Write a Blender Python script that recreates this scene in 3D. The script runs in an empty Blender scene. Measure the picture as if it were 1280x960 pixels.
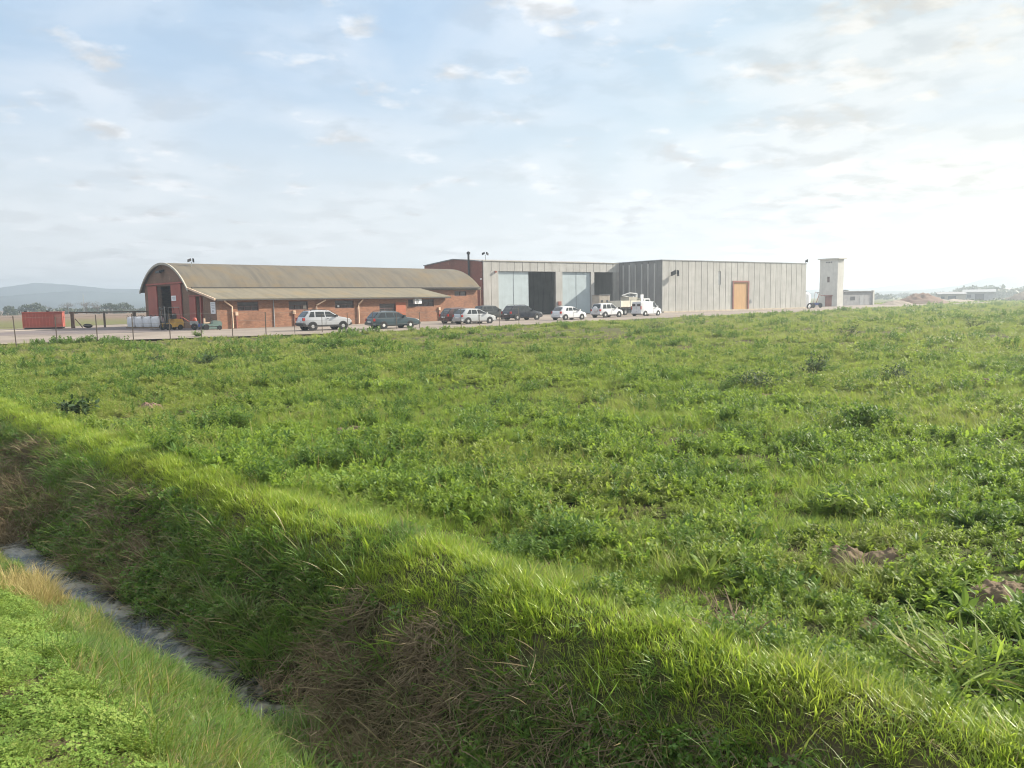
import bpy, math, random
import numpy as np
from math import radians, sin, cos, pi, atan2, sqrt
from mathutils import Matrix, Vector

random.seed(7)
RNG = np.random.default_rng(11)
scene = bpy.context.scene
COL = scene.collection

# ------------------------------------------------------------------ camera, sky, sun, exposure
cam_d = bpy.data.cameras.new("camera")
cam = bpy.data.objects.new("camera", cam_d)
COL.objects.link(cam)
cam_d.sensor_width = 36
cam_d.lens = 27
cam_d.clip_end = 12000
cam_d.clip_start = 0.05
cam.matrix_world = Matrix.Translation((0, 0, 2.25)) @ (Matrix.Rotation(radians(90 - 6.23), 4, 'X') @ Matrix.Rotation(radians(-0.88), 4, 'Z'))
scene.camera = cam

SUN_AZ, SUN_EL = 71.0, 30.0        # azimuth measured from +Y (view direction) towards +X
world = bpy.data.worlds.new("World")
scene.world = world
world.use_nodes = True
wt = world.node_tree
wt.nodes.clear()


def N(tree, kind, **kw):
    n = tree.nodes.new(kind)
    for k, v in kw.items():
        setattr(n, k, v)
    return n


def L(tree, a, b):
    tree.links.new(a, b)


def math_node(tree, op, a, b=None, c=None, clamp=False):
    n = N(tree, 'ShaderNodeMath', operation=op, use_clamp=clamp)
    for i, v in enumerate((a, b, c)):
        if v is None:
            continue
        if isinstance(v, (int, float)):
            n.inputs[i].default_value = v
        else:
            L(tree, v, n.inputs[i])
    return n.outputs[0]


def maprange(tree, v, a, b, c=0.0, d=1.0, smooth=True):
    n = N(tree, 'ShaderNodeMapRange')
    if smooth:
        n.interpolation_type = 'SMOOTHSTEP'
    L(tree, v, n.inputs[0])
    for i, x in enumerate((a, b, c, d)):
        n.inputs[i + 1].default_value = x
    return n.outputs[0]


def mixcol(tree, f, a, b, mode='MIX'):
    n = N(tree, 'ShaderNodeMix', data_type='RGBA', blend_type=mode)
    for s, v in ((n.inputs[0], f), (n.inputs[6], a), (n.inputs[7], b)):
        if isinstance(v, (int, float)):
            s.default_value = v
        elif isinstance(v, (tuple, list)):
            s.default_value = (*v[:3], 1)
        else:
            L(tree, v, s)
    return n.outputs[2]


def noise(tree, vec, scale, detail=4.0, rough=0.55, dist=0.0):
    n = N(tree, 'ShaderNodeTexNoise')
    n.inputs['Scale'].default_value = scale
    n.inputs['Detail'].default_value = detail
    n.inputs['Roughness'].default_value = rough
    n.inputs['Distortion'].default_value = dist
    if vec is not None:
        L(tree, vec, n.inputs['Vector'])
    return n.outputs['Fac']


def build_world():
    t = wt
    sky = N(t, 'ShaderNodeTexSky', sky_type='NISHITA')
    sky.sun_disc = False
    sky.sun_elevation = radians(SUN_EL)
    sky.sun_rotation = radians(SUN_AZ)
    sky.air_density = 1.0
    sky.dust_density = 1.6
    sky.ozone_density = 1.3
    co = N(t, 'ShaderNodeTexCoord').outputs['Generated']
    sep = N(t, 'ShaderNodeSeparateXYZ')
    L(t, co, sep.inputs[0])
    zc = math_node(t, 'MAXIMUM', sep.outputs[2], 0.0)
    den = math_node(t, 'ADD', zc, 0.16)
    px = math_node(t, 'DIVIDE', sep.outputs[0], den)
    py = math_node(t, 'DIVIDE', sep.outputs[1], den)
    cmb = N(t, 'ShaderNodeCombineXYZ')
    L(t, px, cmb.inputs[0]); L(t, py, cmb.inputs[1])
    big = noise(t, cmb.outputs[0], 0.8, 3.0, 0.5, 0.2)
    mid = noise(t, cmb.outputs[0], 1.5, 7.0, 0.52, 0.5)
    puff = noise(t, cmb.outputs[0], 4.2, 9.0, 0.56, 0.1)
    # more cloud to the east (the right), thin veil elsewhere
    east = maprange(t, sep.outputs[0], -0.10, 0.45, -0.02, 0.11)
    dens = math_node(t, 'ADD', math_node(t, 'ADD', math_node(t, 'MULTIPLY', mid, 0.62), math_node(t, 'MULTIPLY', big, 0.38)), east)
    veil = maprange(t, dens, 0.40, 0.66, 0.05, 0.60)
    pf = math_node(t, 'ADD', math_node(t, 'MULTIPLY', puff, 0.55), math_node(t, 'MULTIPLY', dens, 0.5))
    heap = maprange(t, pf, 0.525, 0.645, 0.0, 0.95)
    mask = math_node(t, 'MAXIMUM', veil, heap)
    # horizon murk
    hz = maprange(t, zc, 0.0, 0.33, 0.95, 0.0)
    # towards the sun the murk turns cream
    sd = Vector((sin(radians(SUN_AZ)) * cos(radians(SUN_EL)), cos(radians(SUN_AZ)) * cos(radians(SUN_EL)), sin(radians(SUN_EL))))
    dot = N(t, 'ShaderNodeVectorMath', operation='DOT_PRODUCT')
    L(t, co, dot.inputs[0]); dot.inputs[1].default_value = sd
    glow = maprange(t, dot.outputs['Value'], 0.45, 0.98, 0.0, 1.0)
    hzc = mixcol(t, glow, (5.7, 5.85, 5.9), (3.9, 3.45, 2.45))
    under = noise(t, cmb.outputs[0], 4.6, 6.0, 0.55, 0.2)
    shade = maprange(t, under, 0.38, 0.56, 0.74, 1.06)
    clc = mixcol(t, glow, (5.8, 5.95, 6.15), (4.6, 4.25, 3.45))
    clc = mixcol(t, 1.0, clc, N(t, 'ShaderNodeCombineColor').outputs[0], 'MIX') if False else clc
    shade = math_node(t, 'MULTIPLY', shade, maprange(t, zc, 0.42, 0.85, 1.0, 1.8))  # cloud brightened overhead, above the view, for more fill light
    sc = N(t, 'ShaderNodeVectorMath', operation='SCALE')
    L(t, clc, sc.inputs[0]); L(t, shade, sc.inputs[3])
    cl = N(t, 'ShaderNodeVectorMath', operation='MINIMUM')   # keeps the bright rim round the sun from burning out
    L(t, sky.outputs[0], cl.inputs[0]); cl.inputs[1].default_value = (4.5, 4.4, 4.0)
    base = mixcol(t, 0.72, cl.outputs[0], (3.2, 4.45, 5.9))
    c1 = mixcol(t, hz, base, hzc)
    # thin bright cloud added overhead, out of view, to raise the fill light
    mask = math_node(t, 'MAXIMUM', mask, maprange(t, zc, 0.40, 0.70, 0.0, 0.9))
    c2 = mixcol(t, mask, c1, sc.outputs[0])
    bg = N(t, 'ShaderNodeBackground')
    L(t, c2, bg.inputs[0])
    bg.inputs[1].default_value = 0.072
    out = N(t, 'ShaderNodeOutputWorld')
    L(t, bg.outputs[0], out.inputs[0])


build_world()

sun_d = bpy.data.lights.new("sun", 'SUN')
sun_d.energy = 5.0
sun_d.angle = radians(0.6)
sun_d.color = (1.0, 0.92, 0.78)
sun = bpy.data.objects.new("sun", sun_d)
COL.objects.link(sun)
sun.rotation_euler = Vector((-sin(radians(SUN_AZ)) * cos(radians(SUN_EL)), -cos(radians(SUN_AZ)) * cos(radians(SUN_EL)), -sin(radians(SUN_EL)))).to_track_quat('-Z', 'Y').to_euler()
sun.location = (60, 30, 60)

scene.view_settings.view_transform = 'Standard'
scene.view_settings.look = 'None'
scene.view_settings.exposure = 1.15
scene.view_settings.gamma = 1.0
scene.render.engine = 'CYCLES'
scene.cycles.use_denoising = True
scene.cycles.use_adaptive_sampling = False
scene.cycles.filter_width = 1.05
scene.cycles.max_bounces = 7
scene.cycles.transparent_max_bounces = 6
scene.cycles.volume_bounces = 0
scene.cycles.caustics_reflective = False
scene.cycles.caustics_refractive = False
scene.cycles.sample_clamp_indirect = 4.0

HAZE_DENSITY = 0.0010


# ------------------------------------------------------------------ helpers
def tag(o, label=None, cat=None, group=None, kind=None):
    if label: o['label'] = label
    if cat: o['category'] = cat
    if group: o['group'] = group
    if kind: o['kind'] = kind
    return o


def empty(name, loc=(0, 0, 0), rz=0.0):
    o = bpy.data.objects.new(name, None)
    o.empty_display_size = 0.3
    o.location = loc
    o.rotation_euler = (0, 0, rz)
    COL.objects.link(o)
    return o


class MB:
    def __init__(s):
        s.v = []; s.f = []

    def add(s, vs, fs):
        b = len(s.v)
        s.v.extend([tuple(map(float, p)) for p in vs])
        s.f.extend([tuple(b + i for i in f) for f in fs])
        return s

    def box(s, x0, x1, y0, y1, z0, z1):
        vs = [(x0, y0, z0), (x1, y0, z0), (x1, y1, z0), (x0, y1, z0), (x0, y0, z1), (x1, y0, z1), (x1, y1, z1), (x0, y1, z1)]
        return s.add(vs, [(0, 3, 2, 1), (4, 5, 6, 7), (0, 1, 5, 4), (1, 2, 6, 5), (2, 3, 7, 6), (3, 0, 4, 7)])

    def prism_y(s, poly, y0, y1):      # polygon in (x,z), extruded along y
        n = len(poly)
        vs = [(x, y0, z) for x, z in poly] + [(x, y1, z) for x, z in poly]
        fs = [tuple(range(n)), tuple(range(2 * n - 1, n - 1, -1))] + [(i, i + n, (i + 1) % n + n, (i + 1) % n) for i in range(n)]
        return s.add(vs, fs)

    def prism_x(s, poly, x0, x1):      # polygon in (y,z), extruded along x
        n = len(poly)
        vs = [(x0, y, z) for y, z in poly] + [(x1, y, z) for y, z in poly]
        fs = [tuple(range(n - 1, -1, -1)), tuple(range(n, 2 * n))] + [(i, (i + 1) % n, (i + 1) % n + n, i + n) for i in range(n)]
        return s.add(vs, fs)

    def tube(s, pts, r, n=8, r1=None):
        pts = [Vector(p) for p in pts]
        rings = []
        for i, p in enumerate(pts):
            d = (pts[min(i + 1, len(pts) - 1)] - pts[max(i - 1, 0)]).normalized()
            a = d.cross(Vector((0, 0, 1)) if abs(d.z) < 0.9 else Vector((1, 0, 0))).normalized()
            b = d.cross(a)
            rr = r if r1 is None else r + (r1 - r) * i / max(1, len(pts) - 1)
            rings.append([p + (a * cos(2 * pi * k / n) + b * sin(2 * pi * k / n)) * rr for k in range(n)])
        vs = [q for ring in rings for q in ring]
        fs = []
        for i in range(len(rings) - 1):
            for k in range(n):
                fs.append((i * n + k, i * n + (k + 1) % n, (i + 1) * n + (k + 1) % n, (i + 1) * n + k))
        fs.append(tuple(range(n - 1, -1, -1)))
        fs.append(tuple((len(rings) - 1) * n + k for k in range(n)))
        return s.add(vs, fs)

    def lathe_y(s, prof, c, n=20):     # prof: (radius, y) ; axis along y through c
        vs = []; fs = []
        for k in range(n):
            a = 2 * pi * k / n
            for r, y in prof:
                vs.append((c[0] + r * cos(a), c[1] + y, c[2] + r * sin(a)))
        m = len(prof)
        for k in range(n):
            for i in range(m - 1):
                fs.append((k * m + i, ((k + 1) % n) * m + i, ((k + 1) % n) * m + i + 1, k * m + i + 1))
        return s.add(vs, fs)

    def lathe_z(s, prof, c, n=16):     # prof: (radius, z)
        vs = []; fs = []
        for k in range(n):
            a = 2 * pi * k / n
            for r, z in prof:
                vs.append((c[0] + r * cos(a), c[1] + r * sin(a), c[2] + z))
        m = len(prof)
        for k in range(n):
            for i in range(m - 1):
                fs.append((k * m + i, ((k + 1) % n) * m + i, ((k + 1) % n) * m + i + 1, k * m + i + 1))
        return s.add(vs, fs)

    def build(s, name, mat, parent=None, smooth=None, loc=None, rz=None):
        me = bpy.data.meshes.new(name)
        me.from_pydata(s.v, [], s.f)
        me.validate()
        if mat: me.materials.append(mat)
        if smooth is not None:
            me.polygons.foreach_set('use_smooth', [True] * len(me.polygons))
            me.set_sharp_from_angle(angle=radians(smooth))
        o = bpy.data.objects.new(name, me)
        COL.objects.link(o)
        if parent: o.parent = parent
        if loc is not None: o.location = loc
        if rz is not None: o.rotation_euler = (0, 0, rz)
        return o


def mesh_np(name, V, Fq, mat=None, link=True, smooth=False):
    me = bpy.data.meshes.new(name)
    me.from_pydata([tuple(p) for p in V.tolist()], [], [tuple(f) for f in Fq])
    if mat: me.materials.append(mat)
    if smooth: me.polygons.foreach_set('use_smooth', [True] * len(me.polygons))
    o = bpy.data.objects.new(name, me)
    if link: COL.objects.link(o)
    return o


def copy_tree(o, parent=None):
    c = o.copy()
    COL.objects.link(c)
    if parent: c.parent = parent
    for ch in list(o.children):
        copy_tree(ch, c)
    return c


# ------------------------------------------------------------------ materials
def mat(name, color, rough=0.7, var=0.12, vscale=1.5, metal=0.0, spec=0.4, bump=0.0, bscale=20.0, streak=0.0, stain=None, coat=0.0, island=0.0):
    m = bpy.data.materials.new(name)
    m.use_nodes = True
    t = m.node_tree
    b = t.nodes['Principled BSDF']
    b.inputs['Roughness'].default_value = rough
    b.inputs['Metallic'].default_value = metal
    b.inputs['Specular IOR Level'].default_value = spec
    b.inputs['Coat Weight'].default_value = coat
    b.inputs['Coat Roughness'].default_value = 0.06
    co = N(t, 'ShaderNodeTexCoord').outputs['Object']
    dark = tuple(c * (1 - var) for c in color)
    light = tuple(min(1, c * (1 + var)) for c in color)
    c = mixcol(t, maprange(t, noise(t, co, vscale, 5), 0.3, 0.7), dark, light)
    if streak:
        mp = N(t, 'ShaderNodeMapping')
        mp.inputs['Scale'].default_value = (2.2, 2.2, 0.12)
        L(t, co, mp.inputs[0])
        sf = maprange(t, noise(t, mp.outputs[0], 1.6, 5, 0.65), 0.48, 0.75, 0.0, streak)
        c = mixcol(t, sf, c, stain or tuple(x * 0.45 for x in color))
    if island:
        ri = N(t, 'ShaderNodeNewGeometry').outputs['Random Per Island']
        c = mixcol(t, maprange(t, ri, 0, 1, 0, island, False), c, tuple(x * 0.6 for x in color))
    L(t, c, b.inputs['Base Color'])
    if bump:
        bn = N(t, 'ShaderNodeBump')
        bn.inputs['Strength'].default_value = bump
        bn.inputs['Distance'].default_value = 0.02
        L(t, noise(t, co, bscale, 5), bn.inputs['Height'])
        L(t, bn.outputs[0], b.inputs['Normal'])
    return m


def brick_mat(name, c1, c2, mortar, dirt):
    m = bpy.data.materials.new(name)
    m.use_nodes = True
    t = m.node_tree
    b = t.nodes['Principled BSDF']
    b.inputs['Roughness'].default_value = 0.9
    b.inputs['Specular IOR Level'].default_value = 0.15
    co = N(t, 'ShaderNodeTexCoord').outputs['Object']
    sp = N(t, 'ShaderNodeSeparateXYZ'); L(t, co, sp.inputs[0])
    cb = N(t, 'ShaderNodeCombineXYZ')
    L(t, math_node(t, 'ADD', sp.outputs[0], sp.outputs[1]), cb.inputs[0]); L(t, sp.outputs[2], cb.inputs[1])
    br = N(t, 'ShaderNodeTexBrick')
    L(t, cb.outputs[0], br.inputs['Vector'])
    br.inputs['Scale'].default_value = 1.0
    br.inputs['Brick Width'].default_value = 0.26
    br.inputs['Row Height'].default_value = 0.075
    br.inputs['Mortar Size'].default_value = 0.008
    br.inputs['Color1'].default_value = (*c1, 1)
    br.inputs['Color2'].default_value = (*c2, 1)
    br.inputs['Mortar'].default_value = (*mortar, 1)
    c = mixcol(t, maprange(t, noise(t, co, 0.55, 6, 0.65), 0.45, 0.75, 0, 0.55), br.outputs[0], dirt)
    pale = maprange(t, noise(t, co, 1.3, 5, 0.6), 0.58, 0.75, 0, 0.3)
    c = mixcol(t, pale, c, (0.42, 0.30, 0.22))
    L(t, c, b.inputs['Base Color'])
    bn = N(t, 'ShaderNodeBump'); bn.inputs['Distance'].default_value = 0.01; bn.inputs['Strength'].default_value = 0.4
    L(t, br.outputs['Fac'], bn.inputs['Height']); bn.invert = True
    L(t, bn.outputs[0], b.inputs['Normal'])
    return m


def roof_mat(name, base, alt, lichen):
    m = bpy.data.materials.new(name)
    m.use_nodes = True
    t = m.node_tree
    b = t.nodes['Principled BSDF']
    b.inputs['Roughness'].default_value = 0.9
    b.inputs['Specular IOR Level'].default_value = 0.2
    co = N(t, 'ShaderNodeTexCoord').outputs['Object']
    sp = N(t, 'ShaderNodeSeparateXYZ'); L(t, co, sp.inputs[0])
    cor = math_node(t, 'SINE', math_node(t, 'MULTIPLY', sp.outputs[0], 2 * pi / 0.18))
    mp = N(t, 'ShaderNodeMapping'); mp.inputs['Scale'].default_value = (1.6, 0.22, 0.22); L(t, co, mp.inputs[0])
    c = mixcol(t, maprange(t, noise(t, mp.outputs[0], 1.0, 6, 0.65), 0.35, 0.7), base, alt)
    c = mixcol(t, maprange(t, noise(t, co, 0.35, 4, 0.6), 0.45, 0.72, 0, 0.8), c, lichen)
    fine = maprange(t, noise(t, co, 7.0, 5, 0.7), 0.5, 0.75, 0, 0.45)
    c = mixcol(t, fine, c, tuple(x * 0.55 for x in base))
    # sheet laps every 2.4 m
    seam = math_node(t, 'PINGPONG', sp.outputs[0], 0.575)
    c = mixcol(t, maprange(t, seam, 0.0, 0.03, 0.35, 0.0), c, tuple(x * 0.5 for x in base))
    L(t, c, b.inputs['Base Color'])
    bn = N(t, 'ShaderNodeBump'); bn.inputs['Distance'].default_value = 0.025; bn.inputs['Strength'].default_value = 0.8
    L(t, noise(t, co, 2.5, 6, 0.7), bn.inputs['Height'])
    L(t, bn.outputs[0], b.inputs['Normal'])
    return m


def plank_mat(name, c1, c2, width):
    m = bpy.data.materials.new(name)
    m.use_nodes = True
    t = m.node_tree
    b = t.nodes['Principled BSDF']
    b.inputs['Roughness'].default_value = 0.75
    co = N(t, 'ShaderNodeTexCoord').outputs['Object']
    sp = N(t, 'ShaderNodeSeparateXYZ'); L(t, co, sp.inputs[0])
    pp = math_node(t, 'PINGPONG', sp.outputs[0], width / 2)
    mp = N(t, 'ShaderNodeMapping'); mp.inputs['Scale'].default_value = (6, 6, 0.5); L(t, co, mp.inputs[0])
    c = mixcol(t, maprange(t, noise(t, mp.outputs[0], 1.5, 5), 0.35, 0.7), c1, c2)
    c = mixcol(t, maprange(t, pp, 0.0, 0.02, 0.7, 0.0), c, tuple(x * 0.35 for x in c1))
    L(t, c, b.inputs['Base Color'])
    return m


def gravel_mat(name, c1, c2, c3, scale=0.25):
    m = bpy.data.materials.new(name)
    m.use_nodes = True
    t = m.node_tree
    b = t.nodes['Principled BSDF']
    b.inputs['Roughness'].default_value = 0.95
    b.inputs['Specular IOR Level'].default_value = 0.15
    co = N(t, 'ShaderNodeNewGeometry').outputs['Position']
    c = mixcol(t, maprange(t, noise(t, co, scale, 7, 0.65), 0.35, 0.68), c1, c2)
    c = mixcol(t, maprange(t, noise(t, co, scale * 5, 5, 0.7), 0.52, 0.75, 0, 0.6), c, c3)
    L(t, c, b.inputs['Base Color'])
    bn = N(t, 'ShaderNodeBump'); bn.inputs['Distance'].default_value = 0.03
    L(t, noise(t, co, 9, 5), bn.inputs['Height']); L(t, bn.outputs[0], b.inputs['Normal'])
    return m


def leaf_mat(name, cols, patch=None, patch_scale=0.35, trans=0.35, tcol=None, rough=0.5, straw=0.0, straw_col=(0.30, 0.22, 0.10), spec=0.3, drier=False):
    """leaf: colour varies from leaf to leaf, plant to plant and in broad patches over the ground"""
    m = bpy.data.materials.new(name)
    m.use_nodes = True
    t = m.node_tree
    b = t.nodes['Principled BSDF']
    b.inputs['Roughness'].default_value = rough
    b.inputs['Specular IOR Level'].default_value = spec
    geo = N(t, 'ShaderNodeNewGeometry')
    oi = N(t, 'ShaderNodeObjectInfo')
    r = math_node(t, 'ADD', math_node(t, 'MULTIPLY', geo.outputs['Random Per Island'], 0.6), math_node(t, 'MULTIPLY', oi.outputs['Random'], 0.4))
    ramp = N(t, 'ShaderNodeValToRGB')
    el = ramp.color_ramp.elements
    el[0].position = 0.08; el[0].color = (*cols[0], 1)
    el[1].position = 0.92; el[1].color = (*cols[-1], 1)
    for i, c in enumerate(cols[1:-1]):
        e = el.new(0.08 + 0.84 * (i + 1) / (len(cols) - 1)); e.color = (*c, 1)
    L(t, r, ramp.inputs[0])
    c = ramp.outputs[0]
    if patch:
        for pc, lo, hi, amt, sc in patch:
            c = mixcol(t, maprange(t, noise(t, geo.outputs['Position'], sc, 4, 0.6), lo, hi, 0, amt), c, pc)
    if drier:
        # the field is drier and more olive towards the yard
        sp = N(t, 'ShaderNodeSeparateXYZ'); L(t, geo.outputs['Position'], sp.inputs[0])
        wob = math_node(t, 'MULTIPLY', noise(t, geo.outputs['Position'], .08, 3), 30.0)
        c = mixcol(t, maprange(t, math_node(t, 'ADD', sp.outputs[1], wob), 20, 62, 0, .72), c, (0.225, 0.205, 0.095))
    if straw:
        dry = math_node(t, 'GREATER_THAN', math_node(t, 'FRACT', math_node(t, 'MULTIPLY', geo.outputs['Random Per Island'], 17.31)), 1 - straw)
        c = mixcol(t, dry, c, straw_col)
    L(t, c, b.inputs['Base Color'])
    tr = N(t, 'ShaderNodeBsdfTranslucent')
    tc = mixcol(t, 0.6, c, tcol or tuple(min(1, x * k) for x, k in zip(cols[-1], (1.3, 1.3, 0.6))))
    L(t, tc, tr.inputs[0])
    mx = N(t, 'ShaderNodeMixShader'); mx.inputs[0].default_value = trans
    out = t.nodes['Material Output']
    L(t, b.outputs[0], mx.inputs[1]); L(t, tr.outputs[0], mx.inputs[2]); L(t, mx.outputs[0], out.inputs[0])
    return m


M = {}
M['brick'] = brick_mat('brick', (0.315, 0.150, 0.090), (0.215, 0.098, 0.060), (0.25, 0.195, 0.15), (0.095, 0.058, 0.044))
M['brick_red'] = brick_mat('red_brick', (0.24, 0.075, 0.05), (0.17, 0.06, 0.042), (0.25, 0.13, 0.10), (0.12, 0.05, 0.04))
M['brick_gable'] = brick_mat('gable_brick', (0.22, 0.125, 0.085), (0.17, 0.10, 0.07), (0.30, 0.22, 0.16), (0.15, 0.10, 0.07))
M['roof'] = roof_mat('fibre_cement_roof', (0.128, 0.114, 0.090), (0.088, 0.080, 0.068), (0.140, 0.108, 0.066))
M['lean_roof'] = roof_mat('lean_to_roof_sheets', (0.175, 0.155, 0.115), (0.13, 0.118, 0.09), (0.19, 0.15, 0.09))
M['roof_edge'] = mat('roof_edge', (0.36, 0.34, 0.29), 0.8)
M['under'] = mat('dark_gutter', (0.06, 0.055, 0.05), 0.7)
M['concrete'] = mat('concrete_panel', (0.43, 0.425, 0.405), 0.88, 0.10, 0.6, streak=0.6, stain=(0.22, 0.20, 0.175), island=0.3, bump=0.2, bscale=8)
M['concrete_dirty'] = mat('weathered_concrete', (0.37, 0.355, 0.325), 0.9, 0.16, 0.5, streak=0.75, stain=(0.13, 0.125, 0.12), island=0.5, bump=0.2, bscale=8)
M['flank'] = mat('shaded_flank_concrete', (0.23, 0.225, 0.215), 0.9, 0.16, 0.5, streak=0.7, stain=(0.11, 0.108, 0.105), island=0.45)  # flank's shade is in the darker base colour; the streaks are dirt
M['joint'] = mat('panel_joint', (0.17, 0.16, 0.145), 0.9)
M['door_blue'] = mat('pale_blue_steel', (0.40, 0.47, 0.50), 0.5, 0.06, 0.8, streak=0.2, stain=(0.27, 0.30, 0.31))
M['door_seam'] = mat('door_seam', (0.16, 0.19, 0.21), 0.6)
M['red_paint'] = mat('red_paint', (0.31, 0.065, 0.043), 0.55, 0.12, 1.0, streak=0.35, stain=(0.22, 0.05, 0.035))
M['orange_paint'] = mat('orange_paint', (0.33, 0.10, 0.05), 0.6, 0.1)
M['black'] = mat('black_metal', (0.02, 0.02, 0.022), 0.5)
M['dark'] = mat('dark_interior', (0.035, 0.04, 0.05), 0.9)
M['floor_dark'] = mat('dark_floor', (0.10, 0.10, 0.10), 0.9)
M['window'] = mat('dusty_glass', (0.045, 0.03, 0.03), 0.25, 0.3, 2.0, spec=0.5)
M['frame'] = mat('dark_frame', (0.10, 0.055, 0.05), 0.6)
M['pipe'] = mat('cream_pipe', (0.58, 0.42, 0.30), 0.55)
M['white'] = mat('white_paint', (0.74, 0.75, 0.76), 0.5, 0.04)
M['grey'] = mat('grey_metal', (0.28, 0.29, 0.30), 0.5)
M['sign_ink'] = mat('faded_lettering', (0.42, 0.44, 0.47), 0.7)
M['wood_door'] = plank_mat('tan_boards', (0.50, 0.30, 0.13), (0.42, 0.25, 0.11), 0.62)
M['wood_frame'] = mat('red_brown_frame', (0.26, 0.10, 0.075), 0.7)
M['tower'] = mat('tower_render', (0.52, 0.51, 0.475), 0.9, 0.08, 0.8, streak=0.3, stain=(0.30, 0.28, 0.25))
M['block'] = mat('grey_block', (0.25, 0.25, 0.26), 0.95, 0.15, 1.0)
M['wood_old'] = mat('weathered_wood', (0.10, 0.075, 0.055), 0.9)
M['wire'] = mat('galvanised_wire', (0.16, 0.15, 0.14), 0.6)
M['post'] = mat('rusty_post', (0.075, 0.06, 0.05), 0.8)
M['kerb'] = mat('concrete_kerb', (0.46, 0.40, 0.32), 0.9)
M['rubber'] = mat('tyre_rubber', (0.018, 0.018, 0.019), 0.85)
M['rim'] = mat('alloy_rim', (0.50, 0.50, 0.50), 0.35, 0.03, metal=0.6)
M['hubcap'] = mat('pale_hubcap', (0.62, 0.62, 0.60), 0.45, 0.03)
M['glass'] = mat('car_glass', (0.025, 0.03, 0.035), 0.06, 0.1, spec=0.6)
M['lamp_red'] = mat('red_lens', (0.35, 0.02, 0.015), 0.2)
M['lamp_clear'] = mat('clear_lens', (0.72, 0.72, 0.70), 0.15)
M['plate'] = mat('number_plate_white', (0.75, 0.75, 0.74), 0.4, 0.02)
M['trim'] = mat('black_trim', (0.03, 0.03, 0.032), 0.6)
M['car_silver'] = mat('silver_paint', (0.46, 0.47, 0.49), 0.3, 0.03, metal=0.35, coat=0.6)
M['car_green'] = mat('dark_blue_green_paint', (0.035, 0.058, 0.07), 0.3, 0.05, coat=0.6)
M['car_grey'] = mat('light_grey_paint', (0.42, 0.44, 0.46), 0.3, 0.03, metal=0.3, coat=0.6)
M['car_dark'] = mat('dark_maroon_paint', (0.06, 0.025, 0.025), 0.3, 0.05, coat=0.6)
M['car_black'] = mat('black_paint', (0.015, 0.017, 0.026), 0.25, 0.05, coat=0.7)
M['car_charcoal'] = mat('charcoal_paint', (0.035, 0.04, 0.04), 0.3, 0.05, coat=0.6)
M['car_white'] = mat('white_car_paint', (0.60, 0.61, 0.63), 0.3, 0.03, coat=0.6)
M['yellow'] = mat('yellow_machine', (0.52, 0.30, 0.05), 0.55, 0.15)
M['tan_rough'] = mat('tan_board', (0.36, 0.32, 0.27), 0.85, 0.15)
M['bed'] = mat('pale_cream_metal', (0.58, 0.56, 0.47), 0.6, 0.08)
M['bag'] = mat('woven_bag', (0.66, 0.66, 0.68), 0.8, 0.08, 3.0)
M['pallet'] = mat('pallet_wood', (0.22, 0.16, 0.10), 0.9)
M['blue'] = mat('blue_metal', (0.05, 0.08, 0.28), 0.5)
M['teal'] = mat('grey_green_metal', (0.13, 0.19, 0.17), 0.6)
M['yard'] = gravel_mat('gravel', (0.25, 0.215, 0.185), (0.19, 0.16, 0.14), (0.135, 0.117, 0.10), 0.18)
M['asphalt'] = gravel_mat('old_asphalt', (0.125, 0.11, 0.115), (0.18, 0.15, 0.14), (0.09, 0.085, 0.085), 0.15)
M['soil'] = gravel_mat('dry_soil', (0.12, 0.092, 0.062), (0.17, 0.13, 0.09), (0.06, 0.047, 0.032), 4.0)
M['red_gravel'] = gravel_mat('brick_rubble', (0.17, 0.115, 0.09), (0.15, 0.115, 0.095), (0.20, 0.10, 0.075), 0.4)
M['grey_gravel'] = gravel_mat('pale_rubble', (0.27, 0.23, 0.19), (0.22, 0.185, 0.155), (0.16, 0.14, 0.12), 0.4)

# ------------------------------------------------------------------ terrain
_W = [(RNG.normal(size=2), RNG.uniform(0, 2 * pi)) for _ in range(60)]


def fbm(x, y, scale, octs=5, seed=0, rough=0.55):
    """cheap smooth noise from summed sines, about -1..1"""
    out = np.zeros_like(x, dtype=float); amp = 1.0; tot = 0.0; f = scale
    for o in range(octs):
        for k in range(4):
            (w, p) = _W[(seed * 7 + o * 4 + k) % len(_W)]
            w = w / np.linalg.norm(w)
            a = p * 3 + k
            out += amp * 0.4 * np.sin(f * (x * w[0] + y * w[1]) * (1 + 0.23 * k) + a + 1.7 * np.sin(f * 0.6 * (x * w[1] - y * w[0]) + p))
        tot += amp
        amp *= rough; f *= 1.93
    return out / tot


CREST = 5.78
def ds(x, y):
    return (x + y - CREST) / sqrt(2), (x - y) / sqrt(2)


YARD = [(-90, 8), (-60, 27), (-32.2, 47.9), (-20.8, 54.0), (-12.6, 57.2), (-5.2, 63.6), (4.7, 74.2), (17.0, 86.5), (40.9, 107), (65, 133), (92, 158), (120, 186),
        (116, 190), (92, 166), (78, 190), (40, 190), (-10, 150), (-46, 105), (-52, 84), (-90, 68)]


def in_poly(x, y, poly):
    ins = np.zeros(x.shape, bool)
    n = len(poly)
    for i in range(n):
        x0, y0 = poly[i]; x1, y1 = poly[(i + 1) % n]
        c = ((y0 > y) != (y1 > y)) & (x < (x1 - x0) * (y - y0) / (y1 - y0 + 1e-12) + x0)
        ins ^= c
    return ins


def smooth(a, b, t):
    t = np.clip((t - a) / (b - a), 0, 1)
    return t * t * (3 - 2 * t)


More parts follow.
